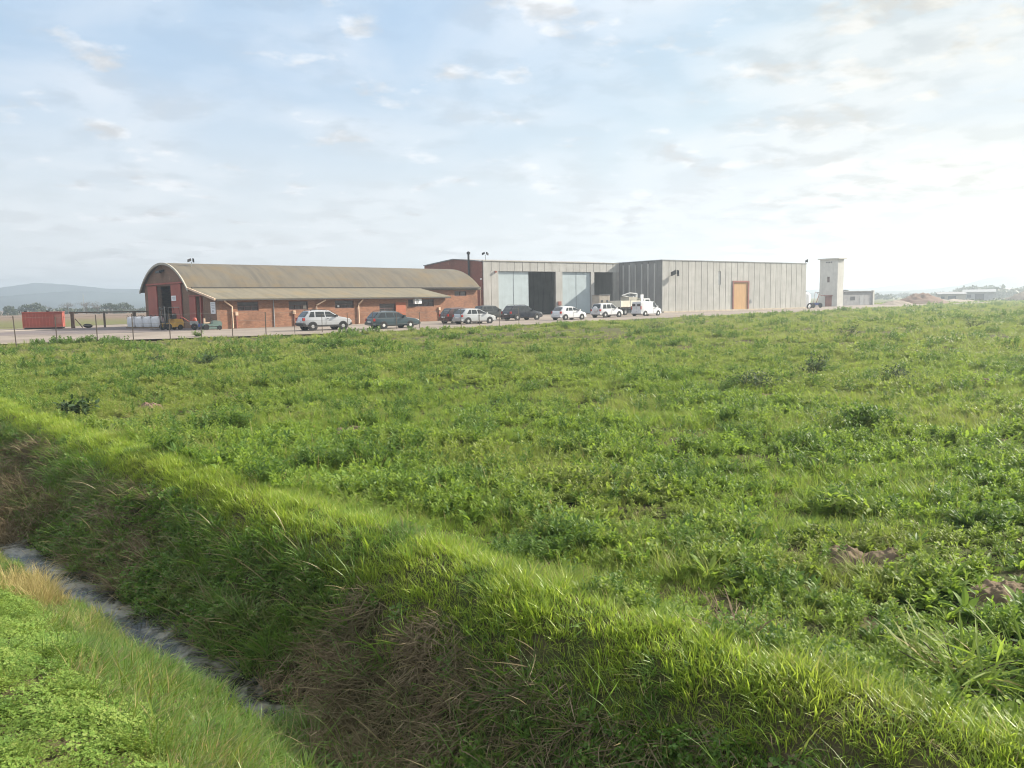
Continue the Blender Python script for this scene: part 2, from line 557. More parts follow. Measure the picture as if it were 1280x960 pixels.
def height(x, y):
    x = np.asarray(x, float); y = np.asarray(y, float)
    d, s = ds(x, y)
    wob = 0.07 * fbm(s * 0.9, s * 0.13, 1.0, 3, 1)
    dd = d + wob * np.exp(-(d / 3.0) ** 2)
    o = np.clip(0.27 + 0.048 * (s + 5.5), 0.0, 0.30) + 0.05 * fbm(s, s * .2, 2.1, 3, 23)
    dd = dd - o * smooth(-4.2, -2.6, dd) * (1 - smooth(-1.35, -0.35, dd))
    wet = smooth(-13.3, -12.2, s) * (1 - smooth(-5.7, -5.0, s))
    bottom = -0.95 - wet * (0.13 + 0.06 * fbm(s, d, 1.6, 3, 11))
    prof_d = [-60, -8.0, -5.2, -4.2, -3.2, -2.45, -2.05, -1.85, -1.35, -0.95, -0.5, -0.18, 0.10, 0.45, 0.95, 2.6, 60]
    zz = [0.60, 0.62, 0.62, 0.50, 0.02, -0.50, -0.83, 0, 0, -0.72, -0.25, 0.01, 0.07, -0.04, -0.22, -0.24, -0.15]
    z = np.interp(dd, prof_d, zz)
    low_bank = (1 - smooth(-9.5, -6.0, s)) * smooth(-6.5, -4.5, d)
    z = z - 0.24 * low_bank * (1 - smooth(-2.6, -2.0, dd)) - 0.06 * low_bank * (dd < -2.05)
    # ditch bed, varying along its length
    bed = smooth(-2.05, -1.84, dd) * (1 - smooth(-1.46, -1.02, dd))
    z0 = np.interp(dd, [-2.05, -0.95], [-0.83, -0.72])
    z = np.where((dd > -2.05) & (dd < -0.95), z0 + (bottom - z0) * bed, z)
    lump = np.where(d < -2.2, 0.02, np.where(d < -0.55, 0.085, np.where(d < 0.5, 0.03, 0.05)))
    near = np.exp(-(np.hypot(x, y) / 45.0) ** 2)
    z = z + lump * fbm(x, y, 2.6, 4, 2) * (d > -4) * near
    fld = smooth(1.5, 6, d)
    z = z + fld * 0.07 * fbm(x, y, 0.42, 3, 4) * np.exp(-(np.hypot(x, y) / 90.0) ** 2)
    # slow rise to the yard level, then the far plain
    rr = np.hypot(x, y)
    z = z + smooth(20, 60, rr) * 0.10 * fld
    return z - smooth(150, 400, rr) * 0.4


def build_ground():
    nr, na = 210, 760
    r = np.concatenate([[0.25], np.geomspace(0.6, 60, nr - 46), np.geomspace(63, 1600, 45)])
    nr = len(r)
    # angles denser towards the view direction
    a = np.linspace(-pi, pi, na, endpoint=False)
    a = a - 0.62 * np.sin(a)
    R, A = np.meshgrid(r, a, indexing='ij')
    X = R * np.sin(A); Y = R * np.cos(A)
    Z = height(X, Y)
    yd = in_poly(X, Y, YARD)
    Z = np.where(yd, np.minimum(Z, -0.06), Z)
    V = np.stack([X, Y, Z], -1).reshape(-1, 3)
    i = np.arange(nr - 1)[:, None]; k = np.arange(na)[None, :]
    k2 = (k + 1) % na
    Fq = np.stack([i * na + k + 0 * i, i * na + k2, (i + 1) * na + k2, (i + 1) * na + k + 0 * i], -1).reshape(-1, 4)[:, ::-1]
    V = np.vstack([V, [[0, 0, float(height(0.0, 0.0))]]])
    c = len(V) - 1
    faces = Fq.tolist() + [[c, int((q + 1) % na), int(q)] for q in range(na)]
    m = bpy.data.materials.new('field_ground'); m.use_nodes = True
    t = m.node_tree; b = t.nodes['Principled BSDF']
    b.inputs['Roughness'].default_value = 0.95; b.inputs['Specular IOR Level'].default_value = 0.1
    pos = N(t, 'ShaderNodeNewGeometry').outputs['Position']
    c1 = mixcol(t, maprange(t, noise(t, pos, 0.9, 6, 0.65), 0.38, 0.62), (0.048, 0.060, 0.020), (0.085, 0.070, 0.040))
    c1 = mixcol(t, maprange(t, noise(t, pos, 6.0, 4, 0.6), 0.45, 0.7, 0, 0.6), c1, (0.045, 0.035, 0.022))
    # distant grassland
    ln = N(t, 'ShaderNodeVectorMath', operation='LENGTH'); L(t, pos, ln.inputs[0])
    far = maprange(t, ln.outputs['Value'], 30, 90)
    fc = mixcol(t, maprange(t, noise(t, pos, 0.12, 7, 0.7), 0.38, 0.62), (0.085, 0.105, 0.035), (0.125, 0.115, 0.055))
    fc = mixcol(t, maprange(t, noise(t, pos, 0.035, 4, 0.6), 0.52, 0.66, 0, 0.8), fc, (0.135, 0.105, 0.06))
    c1 = mixcol(t, far, c1, fc)
    # ploughed / fallow land on the far west side
    sp = N(t, 'ShaderNodeSeparateXYZ'); L(t, pos, sp.inputs[0])
    wst = maprange(t, math_node(t, 'ADD', sp.outputs[0], math_node(t, 'MULTIPLY', noise(t, pos, 0.03, 4), 20.0)), -28, -46)
    north = maprange(t, sp.outputs[1], 76, 84)
    fallow = mixcol(t, maprange(t, sp.outputs[1], 110, 170), (0.125, 0.125, 0.055), (0.16, 0.115, 0.085))
    c1 = mixcol(t, math_node(t, 'MULTIPLY', wst, north), c1, fallow)
    L(t, c1, b.inputs['Base Color'])
    bn = N(t, 'ShaderNodeBump'); bn.inputs['Distance'].default_value = 0.08
    L(t, noise(t, pos, 5, 6), bn.inputs['Height']); L(t, bn.outputs[0], b.inputs['Normal'])
    o = mesh_np('ground', V, faces, m, smooth=True)
    tag(o, kind='structure')
    return o


build_ground()


def sheet(name, poly, z, m, kind='structure'):
    o = MB().add([(x, y, z) for x, y in poly], [tuple(range(len(poly)))]).build(name, m)
    return tag(o, kind=kind)


def jag(poly, amp, step):
    out = []
    n = len(poly)
    for i in range(n):
        a = Vector(poly[i]); b = Vector(poly[(i + 1) % n])
        k = max(1, int((b - a).length / step))
        for j in range(k):
            p = a.lerp(b, j / k)
            out.append((p.x + random.uniform(-amp, amp), p.y + random.uniform(-amp, amp)))
    return out


sheet('gravel_yard', jag(YARD, 0.35, 1.6), 0.0, M['yard'])
sheet('asphalt_yard', jag([(-47, 60.5), (-33.5, 64.5), (-29.0, 67.4), (-27.3, 70.6), (-40.5, 86), (-43, 85.5), (-47, 79)], 0.35, 1.5), 0.006, M['asphalt'])
sheet('service_road', jag([(-60, 68.5), (-51, 74.0), (-46.2, 77.2), (-46.4, 78.6), (-51, 75.5), (-60, 70.5)], 0.1, 2.0), 0.012, M['kerb'])

# ditch water
M['water'] = bpy.data.materials.new('ditch_water'); M['water'].use_nodes = True
def water_mat():
    t = M['water'].node_tree; b = t.nodes['Principled BSDF']
    pos = N(t, 'ShaderNodeNewGeometry').outputs['Position']
    scum = maprange(t, noise(t, pos, 2.2, 6, 0.62, 0.5), 0.46, 0.60)
    fl = maprange(t, noise(t, pos, 11.0, 6, 0.75, 1.2), 0.52, 0.57)
    fm = math_node(t, 'MAXIMUM', math_node(t, 'MULTIPLY', scum, 0.45), math_node(t, 'MULTIPLY', fl, 0.8))
    c = mixcol(t, scum, (0.014, 0.014, 0.012), (0.19, 0.185, 0.16))
    c = mixcol(t, math_node(t, 'MULTIPLY', fl, 0.9), c, (0.035, 0.032, 0.022))
    L(t, c, b.inputs['Base Color'])
    L(t, maprange(t, fm, 0, 1, 0.03, 0.5), b.inputs['Roughness'])
    b.inputs['Specular IOR Level'].default_value = 0.8
    b.inputs['IOR'].default_value = 1.33
    bn = N(t, 'ShaderNodeBump'); bn.inputs['Distance'].default_value = 0.01; bn.inputs['Strength'].default_value = 0.3
    L(t, noise(t, pos, 14, 5, 0.6, 0.4), bn.inputs['Height']); L(t, bn.outputs[0], b.inputs['Normal'])
water_mat()
def from_ds(d, s):
    a = d * sqrt(2) + CREST; b = s * sqrt(2)
    return ((a + b) / 2, (a - b) / 2)
wpts = [from_ds(-2.25, s) for s in np.linspace(-40, 8, 40)] + [from_ds(-0.9, s) for s in np.linspace(8, -40, 40)]
sheet('ditch_water', wpts, -1.0, M['water'])


# ------------------------------------------------------------------ hills
def hill(name, dist, pts, depth, m, hscale):
    """pts: (azimuth in degrees from +Y, ridge height)"""
    az = np.array([p[0] for p in pts]); hh = np.array([p[1] for p in pts])
    A = np.linspace(az[0], az[-1], 420)
    H = (np.interp(A, az, hh) - 2.0) * hscale + 2.0
    H = H * (1 + 0.035 * fbm(A * 1.7, A * 0.2, 1.0, 5, 3)) + 0.2 * fbm(A * 9, A * 0, 1.0, 4, 5)
    V = []; Fs = []
    prof = [(-0.5, 0.0), (-0.25, 0.35), (0.0, 1.0), (0.3, 0.6), (0.8, 0.0)]
    for a, h in zip(A, H):
        for k, (off, f) in enumerate(prof):
            r = dist + off * depth
            V.append((r * sin(radians(a)), r * cos(radians(a)), -1.0 + (h + 1) * f))
    n = len(prof)
    for i in range(len(A) - 1):
        for k in range(n - 1):
            Fs.append((i * n + k, (i + 1) * n + k, (i + 1) * n + k + 1, i * n + k + 1))
    o = MB().add(V, Fs).build(name, m, smooth=60)
    return tag(o, kind='structure')


M['hill'] = mat('hazed_hill_scrub', (0.075, 0.095, 0.105), 0.95, 0.3, 0.01, spec=0.1)  # some haze put into the colour: paler and bluer than plain scrub
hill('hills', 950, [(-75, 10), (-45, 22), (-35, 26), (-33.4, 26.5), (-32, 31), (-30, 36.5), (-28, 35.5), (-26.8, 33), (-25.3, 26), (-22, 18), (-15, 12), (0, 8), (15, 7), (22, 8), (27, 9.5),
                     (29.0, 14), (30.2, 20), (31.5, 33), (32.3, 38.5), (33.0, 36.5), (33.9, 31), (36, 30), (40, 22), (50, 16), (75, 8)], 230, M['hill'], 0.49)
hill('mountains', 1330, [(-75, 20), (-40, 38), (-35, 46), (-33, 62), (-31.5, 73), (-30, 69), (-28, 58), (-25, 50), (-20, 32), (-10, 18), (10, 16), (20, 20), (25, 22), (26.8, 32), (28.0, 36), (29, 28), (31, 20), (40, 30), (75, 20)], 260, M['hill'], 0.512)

# the air itself: pale even haze round the whole place, sky outside
def haze():
    o = MB().box(-1650, 1650, -1650, 1650, -4, 46).build('haze', None)
    m = bpy.data.materials.new('haze_air'); m.use_nodes = True
    t = m.node_tree; t.nodes.clear()
    v = N(t, 'ShaderNodeVolumePrincipled')
    v.inputs['Color'].default_value = (0.78, 0.89, 1.0, 1)
    v.inputs['Density'].default_value = HAZE_DENSITY
    v.inputs['Anisotropy'].default_value = 0.52
    out = N(t, 'ShaderNodeOutputMaterial')
    L(t, v.outputs[0], out.inputs['Volume'])
    o.data.materials.append(m)
    tag(o, kind='stuff')
haze()

# ------------------------------------------------------------------ buildings
def holed(mb, x0, x1, z0, z1, y0, y1, holes):
    """wall slab in the x/z plane with rectangular openings"""
    xs = sorted({x0, x1, *[h[0] for h in holes], *[h[1] for h in holes]})
    for a, b in zip(xs[:-1], xs[1:]):
        cut = sorted((h[2], h[3]) for h in holes if h[0] < b - 1e-6 and h[1] > a + 1e-6)
        z = z0
        for lo, hi in cut:
            if lo > z + 1e-6: mb.box(a, b, y0, y1, z, lo)
            z = max(z, hi)
        if z < z1 - 1e-6: mb.box(a, b, y0, y1, z, z1)
    return mb


def floodlight_heads(mb, c, spread=0.35, s=0.34, yaw=0.0):
    for sg in (-1, 1):
        pts = []
        for (dx, dy, dz) in [(-.5, -.25, -.4), (.5, -.25, -.4), (.5, .2, -.4), (-.5, .2, -.4), (-.5, -.25, .3), (.5, -.25, .3), (.5, .2, .4), (-.5, .2, .4)]:
            a = yaw + sg * 0.5
            x, y = dx * s, dy * s
            z = dz * s + 0.25 * s * sg * dx * -1.6
            pts.append((c[0] + sg * spread + x * cos(a) - y * sin(a), c[1] + x * sin(a) + y * cos(a), c[2] + z))
        mb.add(pts, [(0, 3, 2, 1), (4, 5, 6, 7), (0, 1, 5, 4), (1, 2, 6, 5), (2, 3, 7, 6), (3, 0, 4, 7)])
    return mb


def lettered_sign(parent, name, y0, y1, z0, z1, x, rows):
    """white board fixed on a wall of constant x, with faint unreadable lines"""
    b = MB().box(x - 0.04, x, y0, y1, z0, z1).build(name, M['white'], parent)
    ink = MB()
    h = (z1 - z0)
    for i, (f0, f1, zz, th) in enumerate(rows):
        w = y1 - y0
        ink.box(x - 0.046, x - 0.041, y0 + f0 * w, y0 + f1 * w, z0 + zz * h, z0 + (zz + th) * h)
    ink.build('lettering', M['sign_ink'], b)
    return b


def barn():
    root = empty('brick_barn', (-27.09, 71.06, 0), radians(44))
    tag(root, 'long brick barn with a barrel roof, red sliding doors and a lean-to along its front', 'barn')
    Ly, Wd, Lx, LL = 6.0, 12.3, 37.4, 27.1
    cy = Ly + Wd / 2
    ev, rise = 4.10, 2.38
    R = ((Wd / 2) ** 2 + rise ** 2) / (2 * rise)
    arc = lambda y: ev + sqrt(max(0, R * R - (y - cy) ** 2)) - (R - rise)
    zr = lambda y: 2.74 + (y / Ly) * 1.12
    wins = [(2.0, 4.1, 1.62, 2.50), (7.25, 9.35, 1.62, 2.50), (12.45, 14.7, 1.68, 2.50), (17.9, 20.0, 1.05, 2.1), (21.75, 25.4, 1.67, 2.50)]
    w = MB()
    holed(w, 0.3, LL, 0, 2.70, 0, 0.3, wins)                       # lean-to front
    hw = [(33.5, 35.5, 2.88, 3.5)]
    holed(w, LL, Lx, 0, 4.02, Ly, Ly + 0.35, hw)                    # barn front right of the lean-to
    w.box(0.3, LL, Ly, Ly + 0.35, 3.95, 4.02)
    w.prism_x([(0.303, 0), (Ly, 0), (Ly, zr(Ly) - .02), (0.303, zr(0.3) - .02)], LL - 0.3, LL - 0.003)
    # right end wall of the barn
    ys = np.linspace(Ly + .36, Ly + Wd - .3, 24)
    w.prism_x([(ys[0], 0), (ys[-1], 0)] + [(y, arc(y) - 0.02) for y in ys[::-1]], Lx - 0.35, Lx - 0.004)
    w.box(0.3, Lx - 0.36, Ly + Wd - 0.3, Ly + Wd, 0, 4.02)
    w.build('wall', M['brick'], root)
    # gable walls (the end facing the asphalt)
    g = MB()
    g.prism_x([(0, 0), (3.0, 0), (3.0, zr(3.0) - .02), (0, zr(0) - .02)], 0, 0.3)
    g.prism_x([(3.0, 3.03), (4.4, 3.03), (4.4, zr(4.4) - .02), (3.0, zr(3.0) - .02)], 0, 0.3)
    g.prism_x([(4.4, 0), (Ly, 0), (Ly, zr(Ly) - .02), (4.4, zr(4.4) - .02)], 0, 0.3)
    def col(a, b, z0):
        yy = np.linspace(a, b, 14)
        g.prism_x([(a, z0), (b, z0)] + [(y, arc(y) - .02) for y in yy[::-1]], 0, 0.35)
    col(Ly, 10.4, 0); col(10.4, 14.4, 4.22); col(14.4, Ly + Wd, 0)
    g.build('gable_wall', M['brick_gable'], root)
    # dark interior floor and inner wall so that the open doors look into a real room
    MB().box(0.4, LL - .4, 0.4, Ly - .1, 0.01, 0.05).box(0.4, Lx - .4, Ly + .4, Ly + Wd - .4, 0.01, 0.05).build('floor', M['floor_dark'], root)
    # barrel roof
    ya = np.linspace(Ly - 0.45, Ly + Wd + 0.45, 40)
    arcx = lambda y: ev + sqrt(R * R - (y - cy) ** 2) - (R - rise)
    outer = [(y, arcx(y) + 0.10) for y in ya]; inner = [(y, arcx(y) - 0.01) for y in ya]
    rf = MB().prism_x(inner + outer[::-1], -0.3, Lx + 0.3).build('roof', M['roof'], root, smooth=40)
    e = MB()
    for i in range(len(ya) - 1):
        e.prism_x([(ya[i], arcx(ya[i]) - 0.10), (ya[i + 1], arcx(ya[i + 1]) - 0.10), (ya[i + 1], arcx(ya[i + 1]) + 0.13), (ya[i], arcx(ya[i]) + 0.13)], -0.42, -0.303)
    e.build('roof_trim', M['roof_edge'], root)
    MB().box(0, Lx, Ly - 0.62, Ly - 0.46, 3.86, 4.00).build('gutter', M['under'], root)
    # lean-to roof
    MB().prism_x([(-0.45, 2.68), (Ly - .02, 3.86), (Ly - .02, 3.97), (-0.45, 2.79)], -0.25, LL + 0.5).build('lean_to_roof', M['lean_roof'], root)
    MB().prism_x([(-0.5, 2.62), (Ly - .02, 3.83), (Ly - .02, 4.0), (-0.5, 2.82)], -0.36, -0.253).build('verge_board', M['pipe'], root)
    MB().box(-0.2, LL + .4, -0.60, -0.46, 2.62, 2.74).build('gutter', M['under'], root)
    # windows
    for i, (a, b, c, d) in enumerate(wins):
        p = MB().box(a + .002, b - .002, 0.12, 0.14, c + .002, d - .002).build('window', M['window'], root)
        f = MB()
        f.box(a, b, 0.05, 0.119, c, c + .07).box(a, b, 0.05, 0.119, d - .07, d).box(a, a + .07, 0.052, 0.118, c + .07, d - .07).box(b - .07, b, 0.052, 0.118, c + .07, d - .07)
        f.box(a + .07, b - .07, 0.055, 0.117, (c + d) / 2 - .03, (c + d) / 2 + .03)
        n = 3 if b - a < 3 else 5
        for k in range(1, n): f.box(a + (b - a) * k / n - .025, a + (b - a) * k / n + .025, 0.06, 0.116, c + .07, (c + d) / 2 - .03)
        f.build('frame', M['frame'], p)
        if i == 1: MB().box(b - .55, b - .15, 0.04, 0.05, c + .12, c + .42).build('pane', M['tan_rough'], p)
        if i == 2: MB().box(a + .30, a + .52, 0.04, 0.05, c + .12, c + .32).build('pane', M['white'], p)
    a, b, c, d = hw[0]
    p = MB().box(a, b, Ly + .12, Ly + .14, c, d).build('window', M['window'], root)
    MB().box(a, b, Ly + .05, Ly + .118, c, c + .06).box(a, b, Ly + .05, Ly + .118, d - .06, d).box((a + b) / 2 - .04, (a + b) / 2 + .04, Ly + .05, Ly + .117, c + .06, d - .06).build('frame', M['frame'], p)
    MB().box(20.03, 21.35, -0.07, -0.003, 0.82, 2.2).build('shutter', M['orange_paint'], root)
    ac = MB().box(22.4, 23.35, -0.38, -0.02, 2.02, 2.58).build('air_conditioner', M['white'], root)
    MB().lathe_y([(0.02, -0.012), (0.24, -0.012), (0.24, 0.0)], (22.75, -0.383, 2.3), 18).build('fan_grille', M['grey'], ac)
    # rainwater pipes
    for x, dx in ((0.61, 0.81), (11.1, -0.88), (15.55, -0.36)):
        MB().tube([(x, -0.50, 2.66), (x, -0.46, 2.55), (x + dx, -0.14, 2.05), (x + dx, -0.12, 1.9), (x + dx, -0.12, 0.05)], 0.075, 10).build('downpipe', M['pipe'], root, smooth=60)
    MB().tube([(5.62, -0.05, 2.6), (5.62, -0.05, 0.0)], 0.045, 8).build('conduit', M['grey'], root)
    for x in (1.85, 7.75, 26.1):
        bx = MB().box(x - .13, x + .13, -0.17, -0.003, 1.22, 1.56).build('meter_box', M['pipe'], root)
        MB().box(x - .06, x + .06, -0.10, -0.004, 0.0, 1.217).build('riser_pipe', M['wood_frame'], bx)
    # sliding doors on the gable
    d1 = MB().box(-0.16, -0.06, 14.38, 16.95, 0.05, 4.28)
    d1.build('sliding_door', M['red_paint'], root)
    MB().box(-0.16, -0.06, 7.85, 10.42, 0.05, 4.36).build('sliding_door', M['red_paint'], root)
    MB().box(-0.24, -0.003, 7.3, 17.2, 4.40, 4.56).build('door_rail', M['red_paint'], root)
    MB().box(-0.16, -0.06, 4.38, 5.85, 0.05, 3.05).build('sliding_door', M['red_paint'], root)
    MB().box(-0.02, 0.28, 3.42, 3.70, 0.0, 3.02).build('door_post', M['red_paint'], root)
    MB().box(-0.20, -0.003, 2.7, 5.95, 3.08, 3.18).build('door_rail', M['red_paint'], root)
    lettered_sign(root, 'notice_board', 9.1, 10.25, 2.70, 3.22, -0.163, [(.1, .9, .62, .1), (.15, .85, .38, .08), (.1, .6, .2, .06)])
    lettered_sign(root, 'notice_board', 0.18, 1.2, 1.40, 2.5, -0.003, [(.1, .9, .82, .06), (.1, .8, .68, .05), (.1, .9, .55, .05), (.1, .7, .42, .05), (.3, .7, .14, .16)])
    MB().prism_y([(-0.02, 5.75), (-0.45, 5.55), (-0.55, 5.62), (-0.5, 5.78), (-0.02, 5.95)], 12.2, 13.3).build('lamp_hood', M['black'], root)
    # floodlight mast on the roof
    zf = arc(9.4)
    fl = MB().tube([(1.7, 9.4, zf), (1.7, 9.4, zf + 0.55)], 0.04).build('roof_mast', M['grey'], root)
    floodlight_heads(MB(), (1.7, 9.4, zf + 0.72), 0.2, 0.34, 0.6).build('floodlight', M['black'], fl)
    MB().lathe_y([(0.40, -.05), (0.46, 0), (0.40, .05), (0.34, 0), (0.40, -.05)], (28.7, Ly - 0.08, 1.0), 20).build('hose_reel', M['pipe'], root)
    return root


def panel_front(root, name, m, x0, x1, z0, z1, y, step, holes=(), thick=0.16, gap=0.07):
    """row of upright precast panels with open joints; each stands 0.16 thick in front of y"""
    n = max(1, round((x1 - x0) / step))
    w = (x1 - x0) / n
    mb = MB()
    for i in range(n):
        a, b = x0 + i * w + gap / 2, x0 + (i + 1) * w - gap / 2
        hs = [(max(a, h[0]), min(b, h[1]), h[2], h[3]) for h in holes if h[0] < b and h[1] > a]
        holed(mb, a, b, z0, z1, y - thick + random.uniform(-.006, .006), y - .001, hs)
    return mb.build(name, m, root)


def hall():
    root = empty('concrete_hall', (-3.91, 109.66, 0), radians(35))
    tag(root, 'workshop hall with a red brick end wall and two tall doorways behind the parked cars', 'workshop')
    X, D = 26.0, 17.0
    prof = [(0.0, 7.55), (0.0, 7.80), (2.5, 8.0), (8.0, 8.45), (13.5, 8.1), (D, 7.9), (D, 7.55)]
    MB().prism_x([(0.2, 0), (D, 0), (D, 7.86)] + [(13.5, 8.06), (8.0, 8.40), (2.5, 7.95), (0.2, 7.75)], 0, 0.35).build('brick_end_wall', M['brick_red'], root)
    MB().box(0.36, X, D - .3, D, 0, 7.5).box(X - .3, X, .3, D - .31, 0, 7.5).build('back_wall', M['concrete_dirty'], root)
    MB().prism_x([(0.22, 7.72), (2.5, 7.97), (8.0, 8.42), (13.5, 8.09), (D + .2, 7.86), (D + .2, 7.98), (13.5, 8.21), (8.0, 8.54), (2.5, 8.09), (0.22, 7.86)], -0.1, X).build('roof', M['block'], root)
    MB().box(0.4, X - .4, 0.4, D - .4, 0.01, 0.05).build('floor', M['floor_dark'], root)
    # structural front behind the cladding
    fr = MB()
    holed(fr, 0.36, X, 0, 7.7, 0, 0.25, [(2.6, 13.0, 0, 6.4), (14.35, 20.0, 0, 6.4), (20.75, 24.7, 0, 6.4)])
    fr.build('front_wall', M['joint'], root)
    panel_front(root, 'fascia_panels', M['concrete'], 0.0, X, 6.42, 7.80, 0, 1.37)
    panel_front(root, 'pier_panels', M['concrete'], 0.0, 2.6, 0.0, 6.415, 0, 1.3)
    panel_front(root, 'pier_panels', M['concrete'], 13.0, 14.35, 0.0, 6.415, 0, 1.35)
    panel_front(root, 'pier_panels', M['concrete'], 20.0, 20.75, 0.0, 6.415, 0, 0.75)
    panel_front(root, 'pier_panels', M['concrete_dirty'], 24.7, X, 0.0, 6.415, 0, 1.3)
    MB().box(-0.05, X, -0.24, 0.22, 7.803, 7.90).build('parapet_cap', M['roof_edge'], root)
    for a, b in ((2.63, 8.05), (14.38, 19.97)):
        d = MB().box(a, (a + b) / 2 - .03, 0.06, 0.14, 0.06, 6.40).box((a + b) / 2 + .03, b, 0.06, 0.14, 0.06, 6.40).build('sliding_door', M['door_blue'], root)
        MB().box((a + b) / 2 - .05, (a + b) / 2 + .05, 0.045, 0.058, 0.06, 6.4).build('door_seam', M['door_seam'], d)
    MB().box(13.35, 13.95, -0.35, -0.17, 1.35, 1.95).build('hose_box', M['wood_frame'], root)
    # flue up the brick wall
    fl = MB().tube([(-0.3, 3.2, 4.6), (-0.3, 3.2, 8.9)], 0.15, 12).build('flue', M['black'], root, smooth=60)
    MB().lathe_z([(0.16, 0), (0.26, .05), (0.26, .3), (0.1, .42), (0.0, .42)], (-0.3, 3.2, 8.9), 12).build('flue_cap', M['black'], fl)
    MB().tube([(-0.18, 0.35, 4.2), (-0.18, 0.35, 0)], 0.06, 8).build('downpipe', M['pipe'], root)
    ms = MB().tube([(0.9, 0.6, 7.8), (0.9, 0.6, 8.75)], 0.04).build('roof_mast', M['grey'], root)
    floodlight_heads(MB(), (0.9, 0.6, 8.9), 0.34, 0.4).build('floodlight', M['black'], ms)
    MB().box(-0.35, -0.16, -0.0, 0.14, 5.2, 5.38).build('wall_lamp', M['white'], root)
    MB().box(1.9, 2.2, -0.4, -0.17, 6.2, 6.42).build('wall_lamp', M['wood_frame'], root)
    return root


def warehouse():
    root = empty('panel_warehouse', (22.88, 116.7, 0), radians(35))
    tag(root, 'large windowless warehouse clad in upright concrete panels with one tan wooden door', 'warehouse')
    X, D, H = 36.2, 26.0, 7.85
    MB().box(0.17, X - .17, 0.17, D, 0, H - .02).build('core_wall', M['joint'], root)
    holes = [(16.2, 20.35, 0, 4.85), (12.7, 13.3, 4.2, 6.35)]
    panel_front(root, 'front_panels', M['concrete'], 0.0, X, 0.22, H, 0.168, 1.448, holes, gap=0.09)
    # left flank: same panels, dirtier and turned, their shade put into a darker colour
    mb = MB()
    n = 7; w = 9.6 / n
    for i in range(n):
        a, b = 0.168 + i * w + .05, 0.168 + (i + 1) * w - .05
        mb.box(0.0, 0.165, a, b, 0.0, H - .05 + random.uniform(-.02, .02))
    mb.box(0.0, 0.165, 9.85, D, 0, H - .03)
    mb.build('flank_panels', M['flank'], root)
    ri = MB()
    for i in range(n):
        y = 0.168 + (i + 1) * w
        ri.box(-0.10, 0.16, y - .13, y + .13, 0.0, H - .4)
    ri.build('flank_ribs', M['concrete'], root)
    mb = MB()
    for i in range(18):
        mb.box(X - .165, X, 0.17 + i * 1.43, 0.17 + i * 1.43 + 1.36, 0.22, H)
    mb.build('flank_panels', M['concrete'], root)
    MB().box(-0.06, X + .06, -0.06, D, H + .003, H + .13).build('parapet_cap', M['grey'], root)
    MB().box(-0.1, X + .3, -0.45, 0.16, 0.0, 0.215).build('plinth', M['kerb'], root)
    d = MB().box(16.5, 20.05, 0.02, 0.12, 0.22, 4.55).build('door', M['wood_door'], root)
    MB().box(16.2, 16.48, -0.12, 0.15, 0.22, 4.85).box(20.07, 20.35, -0.12, 0.15, 0.22, 4.85).box(16.482, 20.068, -0.12, 0.15, 4.57, 4.85).build('door_frame', M['wood_frame'], d)
    MB().box(12.72, 13.28, 0.08, 0.12, 4.22, 6.33).build('window', M['grey'], root)
    br = MB().tube([(2.1, 0.0, 5.75), (2.1, -0.55, 5.95)], 0.05).build('lamp_bracket', M['grey'], root)
    floodlight_heads(MB(), (2.1, -0.75, 5.95), 0.48, 0.75, 0.2).build('floodlight', M['black'], br)
    MB().box(20.75, 21.15, -0.06, 0.0, 1.2, 1.75).build('switch_box', M['grey'], root)
    ms = MB().tube([(X - .1, 0.3, H + .1), (X + .25, 0.2, H + .45)], 0.05).build('lamp_bracket', M['grey'], root)
    floodlight_heads(MB(), (X + .35, 0.2, H + .55), 0.1, 0.45, 0.2).build('floodlight', M['black'], ms)
    return root


def tower():
    root = empty('transformer_tower', (65.66, 155.38, 0), radians(35))
    tag(root, 'slim pale tower with an overhanging flat top standing past the end of the warehouse', 'tower')
    w = MB()
    # west face has a door and a window opening; build it as columns along y
    def face(y0, y1, spans):
        for a, b in spans: w.box(0, 0.25, y0, y1, a, b)
    face(0, 1.15, [(0, 9.45)]); face(1.15, 1.75, [(2.1, 9.45)]); face(1.75, 2.35, [(2.1, 4.85), (6.0, 9.45)]); face(2.35, 2.7, [(2.1, 9.45)]); face(2.7, 4.0, [(0, 9.45)])
    w.box(0.252, 2.1, 0, 0.25, 0, 9.45).box(0.252, 2.1, 3.75, 4.0, 0, 9.45).box(1.85, 2.1, .252, 3.748, 0, 9.45)
    w.build('wall', M['tower'], root)
    MB().box(-0.35, 2.45, -0.35, 4.35, 9.452, 9.66).build('roof_slab', M['tower'], root)
    MB().box(0.12, 0.18, 1.16, 2.69, 0.0, 2.08).build('door', M['wood_frame'], root)
    MB().box(-0.35, -0.003, 1.0, 2.9, 2.14, 2.28).build('canopy', M['wood_frame'], root)
    MB().box(0.14, 0.18, 1.76, 2.34, 4.87, 5.98).build('window', M['frame'], root)
    for y in (1.45, 1.95, 2.45):
        MB().box(-0.10, -0.003, y - .10, y + .10, 8.75, 8.98).build('dark_hole', M['black'], root)  # black boxes stand in for the dark of small wall holes
    return root


